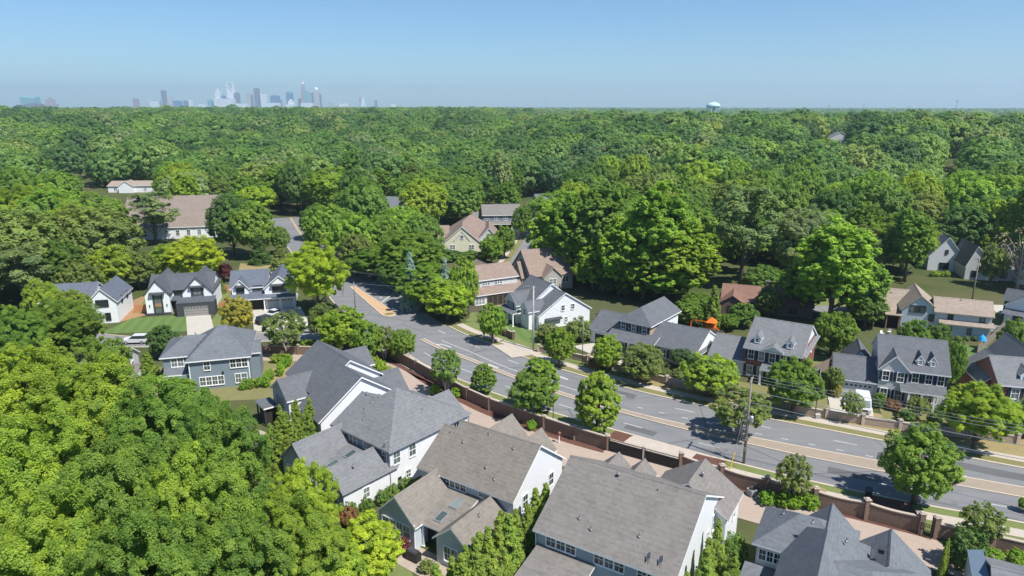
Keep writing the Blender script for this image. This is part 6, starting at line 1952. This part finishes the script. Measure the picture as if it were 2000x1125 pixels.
for x in (-3.0, -1.9):
    mb = MB(); mb.tube([(x - .2, 0, 2.3), (x - .2, 0, .55)], .015, 4); mb.tube([(x + .2, 0, 2.3), (x + .2, 0, .55)], .015, 4); mb.box(x - .25, x + .25, -.12, .12, .5, .56); mb.build('swing', M['iron'], t)

p = G(1915, 680)
t = thing('patio_umbrella', 'bright blue patio umbrella behind the right brick house', 'umbrella', (p.x, p.y, 0), 0)
mb = MB(); mb.tube([(0, 0, 0), (0, 0, 2.7)], .03, 6); mb.lathe([(.3, 0), (.3, .08), (.04, .1)], 10); mb.build('pole', M['metal'], t)
mb = MB(); mb.lathe([(.8, 1.6), (.78, 1.7), (.5, 2.3), (.02, 2.8)], 8); mb.build('canopy', M['blue_cloth'], t)

def bench_grill(label, p, rz, mat='iron'):
    t = thing('barbecue', label, 'barbecue', (p[0], p[1], .05), rz)
    mb = MB(); mb.box(-.75, .75, -.38, .38, .1, .95); mb.build('cart', M[mat], t)
    mb = MB(); mb.tube([(-.55, 0, 0), (.55, 0, 0)], .36, 14); mb.build('lid', M['charcoal'], t, loc=(0, 0, .95))
    for sx in (-.6, .6):
        mb = MB(); mb.tube([(0, -.3, 0), (0, .3, 0)], .1, 8); mb.build('wheel', M['tyre'], t, loc=(sx, 0, .1))
q = WP(Oc, -34, -6.9, -7.6)
bench_grill('dark covered barbecue on the tan house patio', q, radians(-34))
p = G(1695, 972)
t = thing('waste_bin', 'dark wheeled waste bin on the near kerb grass', 'bin', (p.x, p.y, .1), radians(-25))
mb = MB(); n = 0
mb.slab([(-.34, -.36, .95), (.34, -.36, .95), (.34, .36, .95), (-.34, .36, .95)], .85, 0, 0); mb.build('body', M['iron'], t)
mb = MB(); mb.slab([(-.38, -.42, 1.0), (.38, -.42, 1.0), (.38, .42, 1.12), (-.38, .42, 1.12)], .07, 0, 0); mb.build('lid', M['charcoal'], t)
for sx in (-.3, .3):
    mb = MB(); mb.tube([(sx - .04, .36, .12), (sx + .04, .36, .12)], .12, 10); mb.build('wheel', M['tyre'], t)
p = G(1092, 866)
t = thing('garden_lamp', 'short white lamp post with red brown cap beside the brick wall', 'lamp', (p.x, p.y, .03))
mb = MB(); mb.tube([(0, 0, 0), (0, 0, 1.2)], .07, 8); mb.build('post', M['trim'], t)
mb = MB(); mb.lathe([(.14, 1.2), (.18, 1.3), (.18, 1.55), (.24, 1.58), (.02, 1.8)], 8); mb.build('lantern', M['brick_red'], t)
# patio play things left of the arborvitae, garden furniture
p = G(476, 838)
t = thing('paddling_pool', 'small blue paddling pool on the left yard patio', 'pool', (p.x, p.y, .04))
mb = MB(); mb.lathe([(0, .08), (.42, .08), (.45, .24), (.53, .24), (.55, 0)], 18); mb.build('tub', M['blue_cloth'], t)
def chair(label, x, y, rz, mat='wood', group='patio chairs'):
    t = thing('patio_chair', label, 'chair', (x, y, .04), rz, group)
    mb = MB(); mb.box(-.28, .28, -.28, .28, .40, .46); mb.build('seat', M[mat], t)
    mb = MB(); mb.slab([(-.28, .24, .95), (.28, .24, .95), (.28, .32, .95), (-.28, .32, .95)], .52, 0, 0); mb.build('backrest', M[mat], t)
    for sx in (-.24, .24):
        for sy in (-.24, .24):
            mb = MB(); mb.box(sx - .03, sx + .03, sy - .03, sy + .03, 0, .4); mb.build('leg', M[mat], t)
p = G(942, 592); chair('brown patio chair left of the porch screen', p.x, p.y, .6)
p = G(985, 588); chair('brown patio chair right of the porch screen', p.x, p.y, -2.2)
p = G(995, 583); chair('brown patio chair nearest the painted shutters', p.x, p.y, -1.2)
p = G(1722, 655); chair('white patio chair left on the modern house terrace', p.x, p.y, .2, 'trim')
p = G(1736, 652); chair('white patio chair right on the modern house terrace', p.x, p.y, -.8, 'trim')
# mail box beside the pale wall and hydrant-like boxes
p = G(1596, 818)
t = thing('utility_box', 'small pale utility box at the foot of the slim wall pole', 'utility box', (p.x, p.y, .08))
mb = MB(); mb.box(-.35, .35, -.25, .25, 0, .6); mb.build('case', M['metal'], t); mb = MB(); mb.slab([(-.4, -.3, .68), (.4, -.3, .68), (.4, .3, .68), (-.4, .3, .68)], .08, 0, 0); mb.build('lid', M['concrete'], t)
p = G(1468, 968)
t = thing('ac_unit', 'grey air conditioner by the wall right of the taupe house', 'air conditioner', (p.x, p.y, .04), .4)
mb = MB(); mb.box(-.45, .45, -.45, .45, 0, .85); mb.build('case', M['trimgrey'], t); mb = MB(); mb.lathe([(.38, .86), (.38, .9), (.1, .92)], 14); mb.build('fan_guard', M['iron'], t)

# ------------------------------------------------------------------ city skyline, water tower, masts
def m_tower(name, wall, glass, fx, fz):
    t = NT(name)
    o = t.obj()
    sep = t.n('ShaderNodeSeparateXYZ'); t.l(o, sep.inputs[0])
    a = t.math('GREATER_THAN', t.math('FRACT', t.math('DIVIDE', t.math('ADD', sep.outputs[0], sep.outputs[1]), fx)), .45)
    b = t.math('GREATER_THAN', t.math('FRACT', t.math('DIVIDE', sep.outputs[2], fz)), .35)
    col = t.mix(t.math('MULTIPLY', a, b), wall, glass)
    return t.fin(col, .5, .4)
M['tw_white'] = m_tower('tower_white', (.80, .82, .85), (.44, .50, .57), 9, 8)
M['tw_grey'] = m_tower('tower_grey', (.22, .21, .24), (.03, .04, .07), 9, 8)
M['tw_blue'] = m_tower('tower_blue_glass', (.10, .20, .34), (.05, .13, .26), 14, 10)
M['tw_teal'] = m_tower('tower_teal_glass', (.20, .38, .42), (.13, .30, .36), 14, 10)
M['tw_tan'] = m_tower('tower_tan', (.52, .48, .45), (.28, .28, .31), 9, 8)
M['tw_pink'] = m_tower('tower_pink_stone', (.40, .35, .37), (.22, .22, .27), 8, 8)
M['tw_red'] = m_tower('tower_red', (.36, .22, .23), (.22, .16, .19), 9, 8)
SKG = 'city towers on the horizon'
def tower(label, cx, top, wpx, mat, shape='flat', Y=7400.0, base=-30, depth=1.0, **kw):
    p = RAYY(cx, top, Y)
    k = Y * 1.0 / FPX / _c * .985
    w = wpx * k
    h = p.z
    root = thing('skyscraper' if top < 190 else 'office_block', label, 'skyscraper' if top < 190 else 'building', (p.x, Y, 0), kw.get('rz', .12), SKG)
    W = w / 2 * .93; D = W * depth
    mb = MB()
    if shape == 'flat':
        mb.box(-W, W, -D, D, base, h); mb.build('shaft', M[mat], root)
        mb = MB(); mb.box(-W * .5, W * .4, -D * .5, D * .5, h, h + max(4, h * .03)); mb.build('plant_room', M['tw_grey'], root)
    elif shape == 'crown':      # open framed top with a diagonal brace
        hb = h * .62
        mb.box(-W, W, -D, D, base, hb); mb.build('shaft', M[mat], root)
        f = MB(); t_ = W * .22
        for sx in (-1, 1):
            for sy in (-1, 1): f.box(sx * W - t_ * (sx > 0), sx * W + t_ * (sx < 0), sy * D - t_ * (sy > 0), sy * D + t_ * (sy < 0), hb, h)
        f.box(-W, W, -D, D, h - t_ * 1.1, h - .5)
        for sy in (-D, D - t_): f.slab([(-W, sy, h - t_), (-W + t_ * 1.4, sy, h - t_), (W, sy + t_, hb + t_ * 1.2), (W - t_ * 1.4, sy + t_, hb + t_ * 1.2)], t_, 0, 0)
        f.build('crown_frame', M['trim'], root)
        c2_ = MB(); c2_.box(-W * .7, W * .1, -D * .7, D * .7, hb, h * .86); c2_.build('core', M['tw_white'], root)
    elif shape == 'spire':
        hs = [(1.0, base, h * .55), (.86, h * .55, h * .72), (.70, h * .72, h * .83), (.50, h * .83, h * .91)]
        for s_, a, b in hs: mb.box(-W * s_, W * s_, -D * s_, D * s_, a, b)
        mb.build('shaft', M[mat], root)
        c = MB(); c.lathe([(W * .42, h * .91), (W * .2, h * .97), (W * .06, h * .98), (W * .03, h * 1.04)], 8); c.build('spire', M['trim'], root)
    elif shape == 'dome':
        mb.box(-W, W, -D, D, base, h * .80); mb.box(-W * .8, W * .8, -D * .8, D * .8, h * .80, h * .88); mb.build('shaft', M[mat], root)
        c = MB(); c.lathe([(W * .74, h * .88), (W * .66, h * .94), (W * .4, h * .985), (.5, h)], 12); c.build('dome', M['trim'], root)
    elif shape == 'step':
        mb.box(-W, W, -D, D, base, h * .55); mb.box(-W * .62, W * .62, -D * .62, D * .62, h * .55, h * .85); mb.box(-W * .3, W * .3, -D * .3, D * .3, h * .85, h); mb.build('shaft', M[mat], root)
    elif shape == 'slope':
        mb.slab([(-W, -D, h * .92), (W, -D, h * .86), (W, D, h * .94), (-W, D, h)], h - base, 0, 0); mb.build('shaft', M[mat], root)
    return root
for a in [('wide pale teal glass office block, far left of the horizon', 58, 187, 25, 'tw_teal', 'slope', 5200), ('brownish office block right of the wide teal block', 97, 190, 20, 'tw_pink', 'step', 5200),
          ('small reddish tower alone between the blocks and the city', 265, 193, 9, 'tw_red', 'flat'), ('dark slim tower standing alone at the left of the city', 319, 177, 8, 'tw_grey', 'flat'),
          ('long low pale building left of the dark slim tower', 303, 197, 16, 'tw_white', 'flat'), ('cream stepped block right of the dark slim tower', 333, 191, 14, 'tw_tan', 'step'), ('blue glass block second right of the slim tower', 347, 197, 13, 'tw_blue', 'flat'),
          ('small blue block before the city gap', 363, 197, 8, 'tw_blue', 'flat'), ('pale block at the city gap', 372, 194, 7, 'tw_white', 'flat'), ('faint teal block at the left foot of the domed tower', 411, 192, 10, 'tw_teal', 'slope'),
          ('stepped white tower with small dome, left of the framed crown tower', 425, 173, 16, 'tw_white', 'step'), ('tallest white tower with open framed crown', 449, 160, 12, 'tw_white', 'crown'), ('white podium under the framed crown tower', 446, 193, 22, 'tw_white', 'flat', 7300),
          ('blue glass block between domed and framed towers', 436, 187, 7, 'tw_blue', 'flat'), ('grey striped tower right of the framed crown', 463, 181, 8, 'tw_grey', 'flat'), ('cream tower left of the tall dark tower', 485, 184, 8, 'tw_tan', 'flat'), ('grey neighbour of the cream tower', 490, 185, 6, 'tw_grey', 'flat', 7600),
          ('tall dark purple grey tower left of city centre', 501, 173, 10, 'tw_grey', 'flat'), ('broad white tower right of the dark grey tower', 515, 183, 12, 'tw_white', 'flat'), ('wide dark glass block in the city middle', 537, 187, 16, 'tw_blue', 'flat'), ('low dark block right of the wide glass block', 545, 195, 9, 'tw_blue', 'flat', 7300),
          ('blue glass tower left of the spired tower', 565, 178, 12, 'tw_blue', 'slope'), ('white tapered block at the foot of the blue glass tower', 568, 194, 16, 'tw_white', 'step', 7300), ('thin grey block left of the spired tower', 585, 193, 6, 'tw_grey', 'flat'), ('tallest pinkish tower with a pale spire', 591, 159, 10, 'tw_pink', 'spire'),
          ('teal glass slab right of the spired tower', 600, 180, 11, 'tw_teal', 'flat', 7300), ('pale tower with white domed top', 617, 170, 10, 'tw_tan', 'dome'), ('dark tower behind the white domed tower', 612, 182, 8, 'tw_grey', 'flat', 7600), ('slim grey tower right of the domed tower', 625, 184, 4, 'tw_grey', 'flat', 7600),
          ('small white tower cluster apart from the city, right', 709, 190, 9, 'tw_white', 'step'), ('pink flank of the apart white cluster', 704, 192, 5, 'tw_pink', 'flat', 7500), ('faint grey tower rightmost of the skyline', 734, 196, 5, 'tw_grey', 'flat', 7600),
          ('pale low block right of the domed tower', 646, 201, 9, 'tw_tan', 'flat'), ('long pale low building right of the city', 672, 202, 16, 'tw_white', 'flat'), ('white low hall at the foot of the city centre', 530, 201, 30, 'tw_white', 'flat', 7100), ('white low hall left of centre city', 474, 202, 20, 'tw_white', 'flat', 7100),
          ('long white roof under the left city', 395, 203, 12, 'tw_white', 'flat', 7100), ('long white warehouse before the lone blocks', 66, 203, 26, 'tw_grey', 'flat', 4900), ('white low block at foot of the spired tower', 600, 201, 22, 'tw_white', 'flat', 7100), ('white dome like roof right of the skyline', 768, 203.5, 9, 'tw_white', 'flat', 6500)]: tower(*a)

# water tower
Yw = 1900.0
p = RAYY(1394, 199, Yw)
k = Yw / FPX
M['wt_blue'] = m_plain('water_tower_blue', (.44, .66, .74), .5, .4, var=.04)
t = thing('water_tower', 'pale blue water tower with rounded tank above the right woods', 'water tower', (p.x, Yw, 0), .3)
zt = p.z; R = 13 * k; q = Yw / 3300.0
mb = MB(); mb.lathe([(0, zt), (R * .45, zt - 3 * q), (R * .85, zt - 9 * q), (R, zt - 17 * q), (R * .98, zt - 21 * q), (R * .7, zt - 27 * q), (R * .25, zt - 29 * q)], 20); mb.build('tank', M['wt_blue'], t, True)
mb = MB(); mb.tube([(0, 0, -10), (0, 0, zt - 28 * q)], R * .16, 10); mb.build('riser', M['wt_blue'], t, True)
for i in range(8):
    a = 2 * pi * i / 8
    mb = MB(); mb.tube([(R * .95 * cos(a), R * .95 * sin(a), -10), (R * .93 * cos(a), R * .93 * sin(a), zt - 19 * q)], .8, 6); mb.build('leg', M['wt_blue'], t)
for lab, cx, top, Y, r in (('thin lattice mast above the right horizon woods', 1870, 196, 1500, .7), ('thin mast left of the lattice mast, right horizon', 1688, 203, 2200, .7), ('faint mast above the woods left of the water tower', 1065, 196, 4200, 1.0), ('thin pole mast in the woods right of water tower', 1619, 205, 1400, .5)):
    p = RAYY(cx, top, Y)
    t = thing('radio_mast', lab, 'mast', (p.x, Y, 0), 0, 'masts on the horizon')
    mb = MB(); mb.tube([(0, 0, 0), (0, 0, p.z)], [r, r * .7], 6); mb.build('shaft', M['metal'], t)
    mb = MB(); mb.box(-r * 3, r * 3, -r * 1.5, r * 1.5, p.z - r * 4, p.z - r); mb.build('antenna', M['metal'], t)

# ------------------------------------------------------------------ air: pale haze round the whole scene, sky outside it
hz = NT('haze')
hz.t.nodes.remove(hz.b)
vp = hz.n('ShaderNodeVolumePrincipled')
vp.inputs['Color'].default_value = (.62, .80, 1.0, 1)
vp.inputs['Density'].default_value = HAZE_D
vp.inputs['Anisotropy'].default_value = .25
hz.l(vp.outputs[0], hz.out.inputs['Volume'])
mb = MB(); mb.box(-13000, 13000, -13000, 13000, -60, 380)
tag(mb.build('haze', hz.mat), 'thin pale blue summer haze over the whole land', 'haze', kind='stuff')
